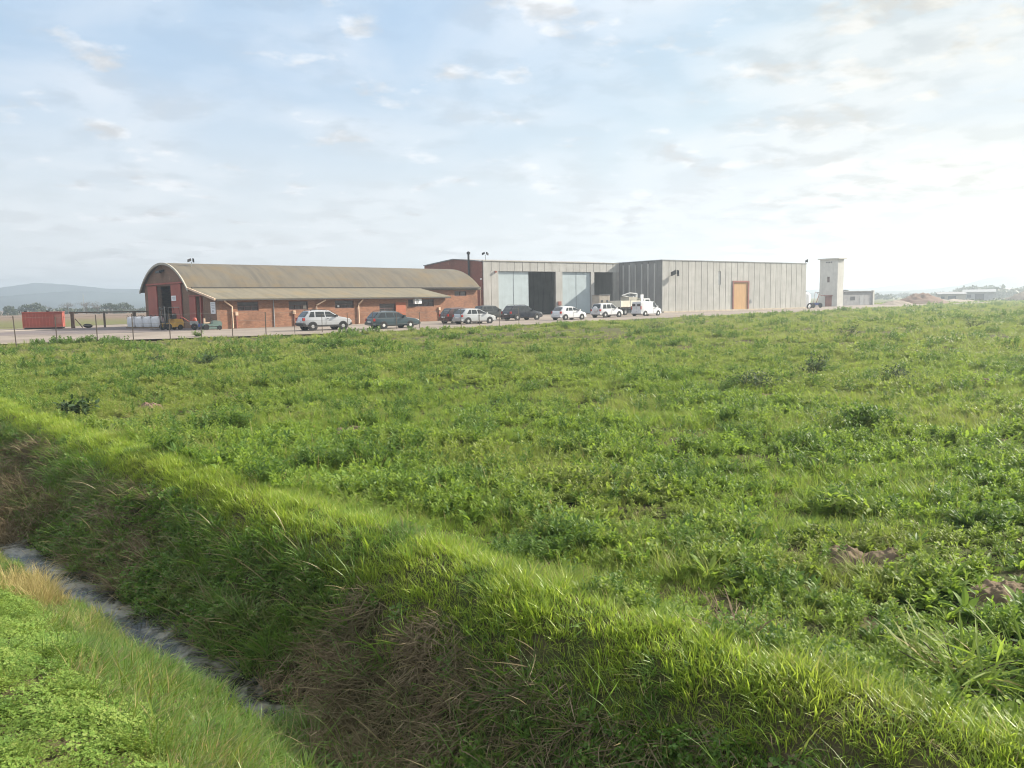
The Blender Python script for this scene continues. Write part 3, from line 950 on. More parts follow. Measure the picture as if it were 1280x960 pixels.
def block_shed():
    root = empty('block_shed', (71.3, 165.6, 0), radians(33))
    tag(root, 'low grey block shed with a flat roof just right of the pale tower', 'shed')
    MB().box(0, 10.6, 0, 0.3, 0, 2.95).box(0, 0.3, .302, 6, 0, 2.8).box(10.3, 10.6, .302, 6, 0, 2.95).box(.302, 10.298, 5.7, 6, 0, 2.8).build('wall', M['block'], root)
    MB().prism_x([(-0.3, 2.97), (6.3, 2.83), (6.3, 2.98), (-0.3, 3.12)], -0.3, 10.9).build('roof', M['grey'], root)
    MB().box(10.62, 11.1, -0.25, 0.25, 0, 3.2).build('pier', M['tower'], root)
    MB().box(6.0, 7.3, -0.03, -0.003, 0.0, 2.1).build('door', M['grey'], root)
    MB().box(2.6, 4.2, -0.03, -0.003, 1.1, 1.9).build('window', M['dark'], root)
    m = MB()
    m.lathe_z([(0.0, .32), (.5, .28), (.85, .12), (.95, 0.0)], (3.9, 2.2, 3.07), 10)
    o = m.build('tarpaulin_bundle', M['black'], None, smooth=60)
    o.matrix_world = root.matrix_basis
    tag(o, 'small dark bundle lying on the roof of the low grey block shed', 'bundle')
    return root


barn(); hall(); warehouse(); tower(); block_shed()


def heap(name, c, rx, ry, h, m, label, seed, rz=0.0):
    nr, na = 14, 44
    V = [(0, 0, h)]; F = []
    for i in range(1, nr + 1):
        f = i / nr
        for k in range(na):
            a = 2 * pi * k / na
            x, y = rx * f * cos(a), ry * f * sin(a)
            jit = float(fbm(np.array([x * 1.7 + seed * 9]), np.array([y * 1.7]), 1.1, 4, seed)[0])
            z = h * (1 - f ** 1.35) * (1 + .22 * jit) - (0.15 if i == nr else 0)
            V.append((x * (1 + .06 * jit), y * (1 + .06 * jit), z))
    for k in range(na):
        F.append((0, 1 + k, 1 + (k + 1) % na))
    for i in range(nr - 1):
        for k in range(na):
            F.append((1 + i * na + k, 1 + (i + 1) * na + k, 1 + (i + 1) * na + (k + 1) % na, 1 + i * na + (k + 1) % na))
    o = MB().add(V, F).build(name, m, smooth=50, loc=c, rz=rz)
    tag(o, label, 'heap')
    return o


heap('rubble_heap', (93.5, 176, -0.2), 8.6, 5.0, 2.6, M['red_gravel'], 'broad reddish heap of brick rubble right of the low grey block shed', 1, 0.45)
heap('rubble_heap', (85.0, 170.0, -0.2), 5.0, 3.0, 1.2, M['grey_gravel'], 'pale low heap of gravel in front of the red rubble heap', 2, 0.45)
heap('rubble_heap', (122.0, 214, -0.6), 17, 6.0, 1.2, M['grey_gravel'], 'long low grey brown heap beyond the red rubble heap', 3, 0.3)
heap('rubble_heap', (176.0, 262, -0.8), 10, 7.0, 3.6, M['soil'], 'brown earth heap at the far right edge of the field', 4, 0.3)


def far_shed(loc, rz, w, d, h, wm, rm, label, pitch=0.8, dark_door=True):
    r = empty('farm_shed', loc, rz)
    tag(r, label, 'shed')
    MB().box(-w / 2, w / 2, 0, 0.3, 0, h).box(-w / 2, -w / 2 + .3, .302, d, 0, h).box(w / 2 - .3, w / 2, .302, d, 0, h).box(-w / 2 + .302, w / 2 - .302, d - .3, d, 0, h).build('wall', wm, r)
    MB().prism_x([(-.4, h + .003), (d / 2, h + pitch), (d + .4, h + .003), (d + .4, h + .16), (d / 2, h + pitch + .16), (-.4, h + .16)], -w / 2 - .3, w / 2 + .3).build('roof', rm, r)
    if dark_door:
        MB().box(-w * .12, w * .16, -0.05, -0.004, 0, h * .8).build('door', M['dark'], r)
        MB().box(-w * .38, -w * .25, -0.05, -0.004, h * .4, h * .75).build('window', M['dark'], r)
    return r


far_shed((153, 268, -0.7), radians(-25), 8.5, 6, 2.6, M['tan_rough'], M['block'], 'low brown open fronted shed at the far end of the field', 0.7)
far_shed((171, 282, -0.7), radians(-30), 10, 6, 3.2, M['block'], M['grey'], 'low grey shed right of the brown open fronted shed', 0.9)
far_shed((327, 540, -0.7), radians(-30), 13, 8, 4.2, M['white'], M['white'], 'white roofed farm building among trees, leftmost of the far white buildings', 1.2)
far_shed((342, 548, -0.7), radians(-28), 9, 8, 4.0, M['tower'], M['white'], 'small white roofed farm building close beside a wider white one', 1.0)
far_shed((366, 566, -0.7), radians(-35), 11, 8, 4.6, M['tower'], M['roof_edge'], 'cream farm building with a beige roof among the trees at far right', 1.4)
far_shed((405, 590, -0.7), radians(-35), 14, 8, 5.0, M['white'], M['roof_edge'], 'long white farm building with a beige roof at the far right', 1.4)

# ------------------------------------------------------------------ vehicles
def lerp_list(xs, ys):
    return lambda x: float(np.interp(x, xs, ys))


def make_car(name, label, cat, loc, az, paint, L_=4.2, W_=1.78, H=1.5, clear=0.22, belt=0.95, hood=0.95, xr0=0.10, xr1=0.55, xf1=2.55, xf0=3.25,
             wb=(0.80, 3.42), wr=0.31, side=None, rails=False, van=False, spare=False, rim='rim', clad=False, roofcol=None):
    root = empty(name, loc, radians(90 - az))
    tag(root, label, cat)
    hw = W_ / 2
    nose = 0.62 * hood + 0.1
    top = lerp_list([0.0, 0.04, xr0, xr1, (xr1 + xf1) / 2, xf1, xf0, L_ - 0.55, L_ - 0.18, L_ - 0.03, L_],
                    [clear + 0.42, belt - 0.12, belt, H - 0.05, H, H - 0.035, hood + 0.06, hood - 0.04, hood - 0.16, nose - .05, nose - 0.2])
    low = lerp_list([0, 0.35, 0.7, L_ - 0.75, L_ - 0.3, L_], [clear + 0.22, clear + 0.06, clear, clear, clear + 0.02, clear + 0.12])
    wid = lambda x: hw * (1 - 0.16 * abs((x - L_ / 2) / (L_ / 2)) ** 5 - 0.02 * abs((x - L_ / 2) / (L_ / 2)) ** 2)
    inset = 0.86 if van else 0.77
    def ys(x, z):
        w = wid(x)
        if z <= belt: return w * (1.0 - 0.03 * max(0, (z - belt + .25) / .25)) if z > belt - .25 else w
        return w * 0.97 - (z - belt) / max(.1, (H - belt)) * w * (0.97 - inset)
    xs = sorted(set(np.round(np.concatenate([[0, .04, .1, xr0, xr1, (xr1 + xf1) / 2, xf1, xf0, L_ - .55, L_ - .3, L_ - .18, L_ - .08, L_ - .03, L_], np.linspace(0.2, L_ - .2, 26)]), 3)))
    V = []; F = []
    for x in xs:
        zt, zl = top(x), low(x)
        w = wid(x)
        zb = min(belt, zt - 0.05)
        z4 = max(zb + .01, zt - 0.05)
        y4 = ys(x, z4)
        half = [(w * .86, zl), (w * .985, zl + .10), (w, zl + (zb - zl) * .55), (ys(x, zb), zb), (y4, z4), (y4 * .90, zt - .008), (y4 * .5, zt + .012), (0, zt + .018)]
        ring = [(x, -y, z) for y, z in half] + [(x, y, z) for y, z in half[-2::-1]]
        V += ring
    n = 15
    for i in range(len(xs) - 1):
        for k in range(n - 1):
            F.append((i * n + k, i * n + k + 1, (i + 1) * n + k + 1, (i + 1) * n + k))
        F.append((i * n + n - 1, i * n, (i + 1) * n, (i + 1) * n + n - 1))
    F.append(tuple(range(n - 1, -1, -1))); F.append(tuple((len(xs) - 1) * n + k for k in range(n)))
    ox = -L_ / 2
    V = [(x + ox, y, z) for x, y, z in V]
    body = MB().add(V, F).build('body', paint, root, smooth=38)
    # side glass, one pane each
    if side is None:
        side = [(xr0 + .45, xr1 + .35, .95), ]
    zb0, zt0 = belt + .03, H - .12
    for sg in (-1, 1):
        for (a0, a1, b0, b1) in side:
            g = MB()
            m = 6
            vs = []
            for j in range(3):
                t = j / 2
                for i in range(m + 1):
                    f = i / m
                    x = (a0 + (b0 - a0) * t) * (1 - f) + (a1 + (b1 - a1) * t) * f
                    z = zb0 + (min(zt0, 9) - zb0) * t
                    vs.append((x + ox, sg * (ys(x, z) + .010), z))
            fs = [(j * (m + 1) + i, j * (m + 1) + i + 1, (j + 1) * (m + 1) + i + 1, (j + 1) * (m + 1) + i) for j in range(2) for i in range(m)]
            g.add(vs, fs).build('side_window', M['glass'], root)
    # windscreen and rear window
    def screen(nm, xa, za, xb, zb_, out, f0=.06, f1=.90, spread=.86):
        vs = []
        for t in (f0, f1):
            x = xa + (xb - xa) * t; z = za + (zb_ - za) * t
            for f in (-1, -.5, 0, .5, 1):
                y = f * ys(x, z) * spread
                vs.append((x + ox + out * .03, y, z + .022 + .012 * (1 - f * f)))
        MB().add(vs, [(i, i + 1, i + 6, i + 5) for i in range(4)]).build(nm, M['glass'], root)
    screen('windscreen', xf0, hood + .06, xf1, H - .035, 1)
    if not van:
        screen('rear_window', xr0, belt, xr1, H - .05, -1, .08, .88)
    # wheels
    for wx in wb:
        for sg in (-1, 1):
            c = (wx + ox, sg * (hw - .10), wr)
            MB().lathe_y([(wr + .055, -.0), (wr + .055, sg * .108), (wr - .08, sg * .108)], c, 24).build('wheel_arch', M['trim'], root)
            ty = MB().lathe_y([(.12, -.11), (wr - .03, -.11), (wr, -.06), (wr, .06), (wr - .03, .125), (wr - .11, .125), (.12, .10)] if sg > 0 else
                              [(.12, .11), (wr - .03, .11), (wr, .06), (wr, -.06), (wr - .03, -.125), (wr - .11, -.125), (.12, -.10)], c, 24).build('wheel', M['rubber'], root, smooth=40)
            R = wr - .10
            rm = MB().lathe_y([(R, sg * .118), (R - .03, sg * .10), (0.06, sg * .112), (0.0, sg * .114)], c, 20)
            rm.build('rim', M[rim], ty, smooth=30)
    # lamps, bumpers, plate, mirrors
    for sg in (-1, 1):
        if van:
            MB().box(ox - .02, ox + .05, sg * (hw * .80) - .06, sg * (hw * .80) + .06, belt - .25, belt + .15).build('tail_light', M['lamp_red'], root)
        else:
            MB().box(ox - .01, ox + .16, sg * (hw * .80) - .10, sg * (hw * .80) + .07, belt - .26, belt - .03).build('tail_light', M['lamp_red'], root)
        y0 = sg * hw * .66
        MB().prism_y([(L_ + ox - .42, hood - .17), (L_ + ox - .02, nose - .13), (L_ + ox + .012, nose - .02), (L_ + ox - .17, hood - .14), (L_ + ox - .42, hood - .085)], y0 - .15, y0 + .15).build('headlight', M['lamp_clear'], root)
        mx = xf0 - .42
        MB().box(mx + ox, mx + ox + .16, sg * (hw + .02) - .02, sg * (hw + .02) + sg * .16 + .0 if sg > 0 else -(hw + .02) + .02, belt + .02, belt + .18).build('mirror', paint if not clad else M['trim'], root) if sg > 0 else \
            MB().box(mx + ox, mx + ox + .16, -(hw + .18), -(hw - .0), belt + .02, belt + .18).build('mirror', paint if not clad else M['trim'], root)
        dl = MB()
        for xx in ([side[-1][0] - .02] if side else []):
            dl.box(xx + ox, xx + ox + .012, sg * (hw + .004) - .004, sg * (hw + .004) + .004, clear + .18, belt - .05)
        if side: dl.box(side[-1][0] + ox + .06, side[-1][0] + ox + .22, sg * (hw + .008) - .012, sg * (hw + .008) + .012, belt - .14, belt - .10)
        if dl.v: dl.build('door_line', M['trim'], root)
        if rails:
            MB().tube([(xr1 + ox + .1, sg * hw * .70, H - .02), (xr1 + ox + .25, sg * hw * .71, H + .05), (xf1 + ox - .35, sg * hw * .71, H + .05), (xf1 + ox - .2, sg * hw * .70, H - .02)], .022, 6).build('roof_rail', M['trim'], root)
        if clad:
            MB().box(.9 + ox, L_ - 1.0 + ox, sg * (hw + .006) - .012, sg * (hw + .006) + .012, clear + .02, clear + .15).build('sill', M['trim'], root)
    MB().prism_y([(ox - .05, clear + .14), (ox + .22, clear + .05), (ox + .22, clear + .30), (ox - .05, clear + .33)], -hw * .90, hw * .90).build('bumper', M['trim'] if clad else paint, root)
    MB().prism_y([(L_ + ox - .25, clear + .05), (L_ + ox + .04, clear + .12), (L_ + ox + .04, clear + .27), (L_ + ox - .25, clear + .30)], -hw * .86, hw * .86).build('bumper', M['trim'] if clad else paint, root)
    MB().box(ox - .035, ox - .012, -.26, .26, belt - .38, belt - .27).build('number_plate', M['plate'], root)
    if spare:
        c = (ox - .14, -.12, belt - .02)
        sp = MB()
        for (r0, r1, x0, x1) in ((0, .33, -.11, .11),):
            k = 24
            vs = [(c[0] + xx, c[1] + rr * cos(2 * pi * q / k), c[2] + rr * sin(2 * pi * q / k)) for (rr, xx) in ((.02, -.12), (.28, -.12), (.33, -.08), (.33, .09)) for q in range(k)]
            fs = [(j * k + q, j * k + (q + 1) % k, (j + 1) * k + (q + 1) % k, (j + 1) * k + q) for j in range(3) for q in range(k)]
            sp.add(vs, fs)
        sp.build('spare_wheel_cover', M['car_white'], root, smooth=40)
    if van:
        MB().box(ox - .015, ox - .003, -.008, .008, clear + .35, H - .15).build('door_line', M['trim'], root)
        MB().box(ox - .02, ox - .004, -.62, -.14, belt + .15, H - .28).build('rear_window', M['glass'], root)
        MB().box(ox - .02, ox - .004, .14, .62, belt + .15, H - .28).build('rear_window', M['glass'], root)
    return root


SUV_SIDE = [(0.50, 0.98, 0.72, 1.00), (1.08, 1.88, 1.11, 1.84), (1.97, 3.00, 1.93, 2.32)]
make_car('parked_car', 'silver off-road car parked in front of the brick lean-to, leftmost of the cars', 'car', (-15.75, 64.9, 0.0), 53, M['car_silver'], 4.32, 1.82, 1.66, .30, 1.08, 1.06, .16, .62, 2.35, 3.20,
         (0.80, 3.47), .345, SUV_SIDE, rails=True, clad=True)
make_car('parked_car', 'dark blue green estate car with pale hubcaps parked by the brick lean-to', 'car', (-10.2, 66.6, 0), 52, M['car_green'], 4.55, 1.72, 1.47, .22, .92, .88, .10, .62, 2.30, 3.22,
         (0.92, 3.50), .30, [(0.42, 1.12, 0.75, 1.12), (1.22, 1.93, 1.22, 1.88), (2.02, 3.08, 1.97, 2.32)], rim='hubcap', rails=True)
make_car('parked_car', 'light grey hatchback parked before the right end of the brick barn', 'car', (-3.6, 75.9, 0), 51, M['car_grey'], 4.15, 1.75, 1.50, .20, .96, .91, .12, .62, 2.15, 3.22,
         (0.72, 3.32), .315, [(0.62, 1.12, 0.95, 1.15), (1.20, 1.84, 1.22, 1.78), (1.93, 3.02, 1.87, 2.16)])
make_car('parked_car', 'dark maroon hatchback mostly hidden behind the light grey hatchback', 'car', (-5.2, 78.6, 0), 51, M['car_dark'], 4.1, 1.75, 1.58, .20, .98, .95, .12, .60, 2.45, 3.20,
         (0.72, 3.3), .315, [(0.62, 1.12, 0.92, 1.15), (1.20, 1.92, 1.22, 1.90), (2.00, 3.0, 1.97, 2.45)])
make_car('parked_car', 'charcoal off-road car half hidden behind the larger black car', 'car', (-2.4, 90.4, 0), 51, M['car_charcoal'], 4.3, 1.80, 1.68, .26, 1.05, 1.0, .14, .55, 2.35, 3.20,
         (0.78, 3.4), .34, SUV_SIDE)
make_car('parked_car', 'large black estate car with silver roof rails parked before the dark doorway', 'car', (1.25, 86.9, 0), 50, M['car_black'], 4.75, 1.85, 1.68, .24, 1.03, 0.99, .14, .60, 2.55, 3.50,
         (0.92, 3.82), .35, [(0.55, 1.15, 0.80, 1.18), (1.25, 2.04, 1.28, 2.0), (2.13, 3.30, 2.09, 2.55)], rails=True)
make_car('parked_car', 'white hatchback parked between the black estate car and the white off-road car', 'car', (6.4, 85.2, 0), 50, M['car_white'], 3.95, 1.72, 1.48, .19, .98, .91, .10, .55, 2.05, 3.08,
         (0.68, 3.18), .305, [(0.72, 1.12, 0.98, 1.15), (1.20, 1.80, 1.22, 1.74), (1.89, 2.90, 1.83, 2.07)])
make_car('parked_car', 'white off-road car with a covered spare wheel on its tail', 'car', (11.6, 93.2, 0), 50, M['car_white'], 4.0, 1.80, 1.70, .28, 1.05, 1.0, .08, .35, 2.22, 3.0,
         (0.80, 3.22), .35, [(0.45, 1.05, 0.62, 1.08), (1.14, 1.82, 1.17, 1.79), (1.90, 2.82, 1.87, 2.22)], spare=True)
make_car('delivery_van', 'white windowless delivery van parked in front of the flatbed truck', 'van', (17.3, 98.4, 0), 46, M['car_white'], 4.3, 1.80, 1.84, .20, 1.10, 1.02, .03, .08, 2.70, 3.45,
         (0.75, 3.45), .32, [(2.42, 3.22, 2.42, 2.72)], van=True, rim='hubcap')


def flatbed_truck():
    r = empty('flatbed_truck', (16.2, 105.2, 0), radians(90 - 50))
    tag(r, 'flatbed truck with cream drop sides and a folded loading crane, behind the white van', 'truck')
    MB().box(-3.0, 3.2, -.42, -.30, .62, .82).box(-3.0, 3.2, .30, .42, .62, .82).box(-2.9, 2.9, -.29, .29, .66, .74).build('chassis', M['black'], r)
    bed = MB().box(-3.1, 1.0, -1.1, 1.1, 1.0, 1.12).build('bed', M['wood_old'], r)
    for sg in (-1, 1):
        for a, b in ((-3.08, -1.1), (-1.02, .95)):
            MB().box(a, b, sg * 1.12 - .025, sg * 1.12 + .025, 1.125, 1.95).build('drop_side', M['bed'], r)
        st = MB()
        for x in (-3.1, -1.06, .98): st.box(x - .035, x + .035, sg * 1.12 - .05, sg * 1.12 + .05, 1.0, 2.0)
        st.build('stake', M['grey'], r)
    MB().box(-3.15, -3.11, -1.05, 1.05, 1.125, 1.95).build('tailgate', M['bed'], r)
    MB().box(1.0, 1.06, -1.1, 1.1, 1.0, 2.3).build('headboard', M['bed'], r)
    for x in (-2.0, 2.7):
        for sg in (-1, 1):
            ty = MB().lathe_y([(.15, -.14), (.40, -.14), (.44, -.08), (.44, .08), (.40, .14), (.15, .14)], (x, sg * .92, .44), 20).build('wheel', M['rubber'], r, smooth=40)
            MB().lathe_y([(.22, sg * .145), (.0, sg * .12)], (x, sg * .92, .44), 14).build('rim', M['grey'], ty)
        MB().box(x - .6, x + .6, -1.08, -.72, .93, .97).box(x - .6, x + .6, .72, 1.08, .93, .97).build('mudguard', M['black'], r)
    cab = MB().prism_y([(1.75, .55), (3.3, .55), (3.35, 1.2), (3.05, 2.15), (2.85, 2.22), (1.75, 2.22)], -1.0, 1.0).build('cab', M['car_white'], r)
    for sg in (-1, 1):
        MB().add([(2.1, sg * 1.008, 1.35), (3.1, sg * 1.008, 1.35), (2.9, sg * 1.008, 2.05), (2.1, sg * 1.008, 2.05)], [(0, 1, 2, 3)]).build('window', M['glass'], cab)
    MB().add([(3.345, -.9, 1.28), (3.345, .9, 1.28), (3.085, .85, 2.1), (3.085, -.85, 2.1)], [(0, 1, 2, 3)]).build('windscreen', M['glass'], cab)
    cr = MB().box(1.15, 1.6, -.3, .3, .85, 1.6).tube([(1.38, 0, 1.5), (1.38, 0, 2.9)], .13, 10).build('crane', M['white'], r)
    MB().tube([(1.38, .0, 2.85), (0.1, .15, 2.95), (-1.3, .3, 2.62)], .12, 8, .09).tube([(-1.3, .3, 2.62), (-0.2, .32, 2.5), (.9, .25, 2.45)], .09, 8).build('crane_boom', M['grey'], cr)
    MB().box(1.3, 1.75, -.95, -.7, .9, 2.75).box(1.3, 1.75, .7, .95, .9, 2.5).build('outrigger', M['white'], cr)
    b = MB().box(-1.0, .75, -.75, .75, 1.13, 2.42).build('load_box', M['roof_edge'], r)


flatbed_truck()


def site_box():
    r = empty('site_box', (13.1, 107.6, 0), radians(33))
    tag(r, 'grey brown plywood site box with two dark holes standing left of the flatbed truck', 'box')
    MB().box(-.95, .95, 0, 1.6, .25, 2.75).build('body', M['tan_rough'], r)
    MB().box(-1.0, 1.0, -.05, 1.65, 2.753, 2.82).build('lid', M['block'], r)
    for x in (-.5, .45):
        MB().box(x - .14, x + .14, -.02, -.003, 1.75, 2.05).build('vent', M['dark'], r)
    for x in (-.8, .6):
        MB().box(x, x + .2, 0, 1.6, 0, .247).build('skid', M['wood_old'], r)
site_box()


def forklift():
    r = empty('forklift', (-31.4, 70.9, 0), radians(44 + 180 + 12))
    tag(r, 'small yellow and black forklift standing before the open red barn doors', 'forklift')
    MB().prism_y([(-1.05, .28), (-.2, .28), (-.2, .98), (-.55, 1.02), (-1.0, .95), (-1.12, .7)], -.5, .5).build('counterweight', M['yellow'], r)
    MB().box(-.198, .55, -.48, .48, .25, .62).build('body', M['yellow'], r)
    MB().box(-.45, .05, -.28, .28, 1.025, 1.12).box(-.55, -.45, -.28, .28, 1.025, 1.5).build('seat', M['black'], r)
    MB().tube([(.35, 0, .62), (.22, 0, 1.15)], .03).build('steering_column', M['black'], r)
    for sg in (-1, 1):
        MB().tube([(-.85, sg * .44, .98), (-.72, sg * .42, 2.05), (.3, sg * .42, 2.08), (.5, sg * .45, .62)], .035).build('guard_frame', M['black'], r)
    MB().box(-.72, .32, -.40, -.34, 2.07, 2.10).box(-.72, .32, -.03, .03, 2.07, 2.10).box(-.72, .32, .34, .40, 2.07, 2.10).build('overhead_guard', M['black'], r)
    MB().box(.62, .72, -.40, -.30, .1, 2.15).box(.62, .72, .30, .40, .1, 2.15).box(.64, .70, -.298, .298, 1.9, 2.0).box(.64, .70, -.298, .298, .7, .78).build('mast', M['black'], r)
    for y in (-.25, .25): MB().box(.73, 1.75, y - .06, y + .06, .10, .14).box(.73, .77, y - .06, y + .06, .143, .6).build('fork', M['black'], r)
    for x, rr in ((.42, .30), (-.72, .24)):
        for sg in (-1, 1):
            MB().lathe_y([(.0, -.10), (rr - .03, -.10), (rr, -.06), (rr, .06), (rr - .03, .10), (0, .10)], (x, sg * .50, rr), 18).build('wheel', M['rubber'], r, smooth=40)
forklift()


def tiller():
    r = empty('motor_tiller', (-28.8, 70.0, 0), radians(20))
    tag(r, 'small red and dark grey garden machine parked beside the red barn door', 'machine')
    MB().box(-.35, .35, -.22, .22, .45, .80).build('engine', M['grey'], r)
    MB().lathe_z([(0, .32), (.12, .30), (.2, .15), (.2, 0)], (.08, 0, .8), 12).build('fuel_tank', M['red_paint'], r)
    for sg in (-1, 1):
        MB().tube([(-.3, sg * .15, .7), (-.9, sg * .25, 1.15), (-1.15, sg * .27, 1.2)], .025).build('handle', M['red_paint'], r)
        ty = MB().lathe_y([(.05, -.08), (.27, -.08), (.30, 0), (.27, .08), (.05, .08)], (.05, sg * .36, .30), 16).build('wheel', M['rubber'], r)
    MB().box(.3, .85, -.18, .18, .25, .55).build('tine_cover', M['blue'], r)
    MB().prism_y([(.3, .05), (.5, .24), (.85, .24), (.95, .05)], -.2, .2).build('tines', M['black'], r)
tiller()


def mower():
    r = empty('ride_on_mower', (-26.9, 69.2, 0), radians(35))
    tag(r, 'grey green ride-on machine parked before the narrow lean-to door', 'mower')
    MB().prism_y([(-.75, .35), (.8, .32), (.85, .6), (.7, .82), (.1, .85), (.0, .55), (-.75, .6)], -.32, .32).build('body', M['teal'], r)
    MB().box(-.55, -.15, -.22, .22, .603, .70).box(-.66, -.56, -.22, .22, .603, 1.05).build('seat', M['pipe'], r)
    MB().tube([(.05, 0, .8), (-.08, 0, 1.05)], .025).build('steering_column', M['black'], r)
    MB().lathe_z([(.13, 0), (.17, .02), (.13, .04)], (-.09, 0, 1.06), 14).build('steering_wheel', M['black'], r)
    MB().box(-.35, .35, -.5, .5, .12, .28).build('cutting_deck', M['teal'], r)
    for x, rr in ((.6, .2), (-.55, .27)):
        for sg in (-1, 1):
            MB().lathe_y([(.0, -.08), (rr - .03, -.08), (rr, 0), (rr - .03, .08), (0, .08)], (x, sg * .42, rr), 16).build('wheel', M['rubber'], r)
mower()


def bulk_bag(loc, rz, label):
    r = empty('bulk_bag', loc, rz)
    tag(r, label, 'bag', 'white bulk bags by the barn')
    V = []; F = []
    zs = [(0.14, .42), (.3, .47), (.6, .50), (.95, .49), (1.12, .44), (1.17, .30), (1.19, .0)]
    k = 20
    for z, s in zs:
        for q in range(k):
            a = 2 * pi * q / k
            e = (abs(cos(a)) ** 5 + abs(sin(a)) ** 5) ** (-1 / 5)
            j = 1 + .03 * sin(3 * a + z * 7 + loc[0])
            V.append((s * e * cos(a) * j, s * e * sin(a) * j, z))
    for i in range(len(zs) - 1):
        for q in range(k):
            F.append((i * k + q, i * k + (q + 1) % k, (i + 1) * k + (q + 1) % k, (i + 1) * k + q))
    MB().add(V, F).build('sack', M['bag'], r, smooth=50)
    for sx in (-1, 1):
        for sy in (-1, 1):
            MB().tube([(sx * .42, sy * .42, 1.0), (sx * .40, sy * .36, 1.32), (sx * .36, sy * .2, 1.16)], .022, 6).build('strap', M['black'], r)
    p = MB()
    for y in (-.42, 0, .42): p.box(-.5, .5, y - .06, y + .06, 0, .09)
    for x in (-.42, -.14, .14, .42): p.box(x - .07, x + .07, -.5, .5, .092, .118)
    p.build('pallet_base', M['pallet'], r)


_bl = ['white bulk bag at the left end of the row beside the barn gable', 'second white bulk bag from the left end of the row beside the barn gable',
       'third white bulk bag from the left end of the row beside the barn gable', 'white bulk bag at the right end of the row, nearest the forklift']
for i in range(4):
    bulk_bag((-38.3 + 1.12 * i * .86 + 0.0, 78.2 - 1.12 * i * .28, 0), radians(-20 + 4 * i), _bl[i])


def skip_container():
    r = empty('container', (-48.7, 81.2, 0), radians(24))
    tag(r, 'red rusty steel container standing beside the timber rail fence', 'container')
    w = MB().box(-2.15, 1.40, -1.05, 1.05, .16, 1.70)
    w.build('body', M['red_paint'], r)
    ri = MB()
    for i in range(9):
        x = -1.95 + i * .30
        ri.box(x, x + .07, -1.09, -1.053, .25, 1.62)
    ri.build('ribs', M['red_paint'], r)
    MB().box(-2.2, 1.45, -1.11, 1.1, 1.703, 1.78).build('top_rail', M['red_paint'], r)
    MB().box(-2.2, -2.153, -1.1, 1.1, .1, 1.7).build('end_post', M['orange_paint'], r)
    MB().box(.65, 1.3, -1.10, -1.093, .45, 1.5).build('hatch', M['wood_frame'], r)
    MB().box(-2.1, 1.35, -.9, -.7, 0, .157).box(-2.1, 1.35, .7, .9, 0, .157).build('skid', M['black'], r)
    for x in (-1.9, .1):
        MB().lathe_z([(.14, 0), (.16, .1), (0, .14)], (x, -.7, 1.782), 10).build('lid_cap', M['black'], r)
skip_container()


def tyre(loc, label, rz=0.0, tilt=0.0, R=.42, group=None, white=False):
    r = MB()
    k, n = 28, 10
    V = []; F = []
    for q in range(k):
        a = 2 * pi * q / k
        for j in range(n):
            b = 2 * pi * j / n
            rr = R - .13 + .13 * cos(b)
            V.append((rr * cos(a), .11 * sin(b), rr * sin(a)))
    for q in range(k):
        for j in range(n):
            F.append((q * n + j, q * n + (j + 1) % n, ((q + 1) % k) * n + (j + 1) % n, ((q + 1) % k) * n + j))
    o = r.add(V, F).build('old_tyre', M['rubber'], None, smooth=60, loc=loc)
    o.rotation_euler = (tilt, 0, rz)
    tag(o, label, 'tyre', group)
    return o


tyre((-45.2, 82.3, .22), 'black tyre lying by the timber fence right of the red container', .3, 1.2, .45)


def rail_fence():
    r = empty('timber_rail_fence', (-46.6, 82.0, 0), radians(16))
    tag(r, 'dark timber rail fence running from the red container towards the barn', 'fence')
    for i, (x, s) in enumerate(((0, .16), (3.05, .09), (6.0, .15), (9.0, .09))):
        MB().box(x - s, x + s, -s, s, -.1, 1.72).build('post', M['wood_old'], r)
    MB().box(-.3, 9.3, -.14, -.10 + .02, 1.58, 1.70).build('rail', M['wood_old'], r)
    MB().tube([(.25, 0, 1.0), (.9, 0, .05)], .06).build('brace', M['wood_old'], r)
rail_fence()


def wire_fence():
    r = empty('wire_fence', (-20.75, 54.3, 0), radians(41))
    tag(r, 'thin wire fence on rusty posts along the near edge of the yard', 'fence')
    xs = [-26.2, -23.9, -21.6, -19.2, -16.9, -14.5, -12.08, -9.93, -7.64, -5.5, -3.18, -1.1, 1.09, 3.58, 5.84, 8.1, 10.37, 12.6, 14.9, 17.17, 19.69, 21.6, 23.72, 26.1, 28.5]
    hs = []
    for i, x in enumerate(xs):
        h = 1.72 + random.uniform(-.07, .07) if x < 8 else 1.45 + random.uniform(-.1, .1)
        dx, dy = random.uniform(-.06, .06), random.uniform(-.04, .04)
        hs.append((x + dx, dy, h))
        w = .026 if x < 4 else .018
        MB().add([(x - w, -w, -.3), (x + w, -w, -.3), (x + w, w, -.3), (x - w, w, -.3), (x - w + dx, -w + dy, h), (x + w + dx, -w + dy, h), (x + w + dx, w + dy, h), (x - w + dx, w + dy, h)],
                 [(0, 3, 2, 1), (4, 5, 6, 7), (0, 1, 5, 4), (1, 2, 6, 5), (2, 3, 7, 6), (3, 0, 4, 7)]).build('post', M['post'], r)
    for f in (.30, .62, .95):
        MB().tube([(x, y * f + .05, h * f) for x, y, h in hs], .006, 4).build('wire', M['wire'], r)
wire_fence()

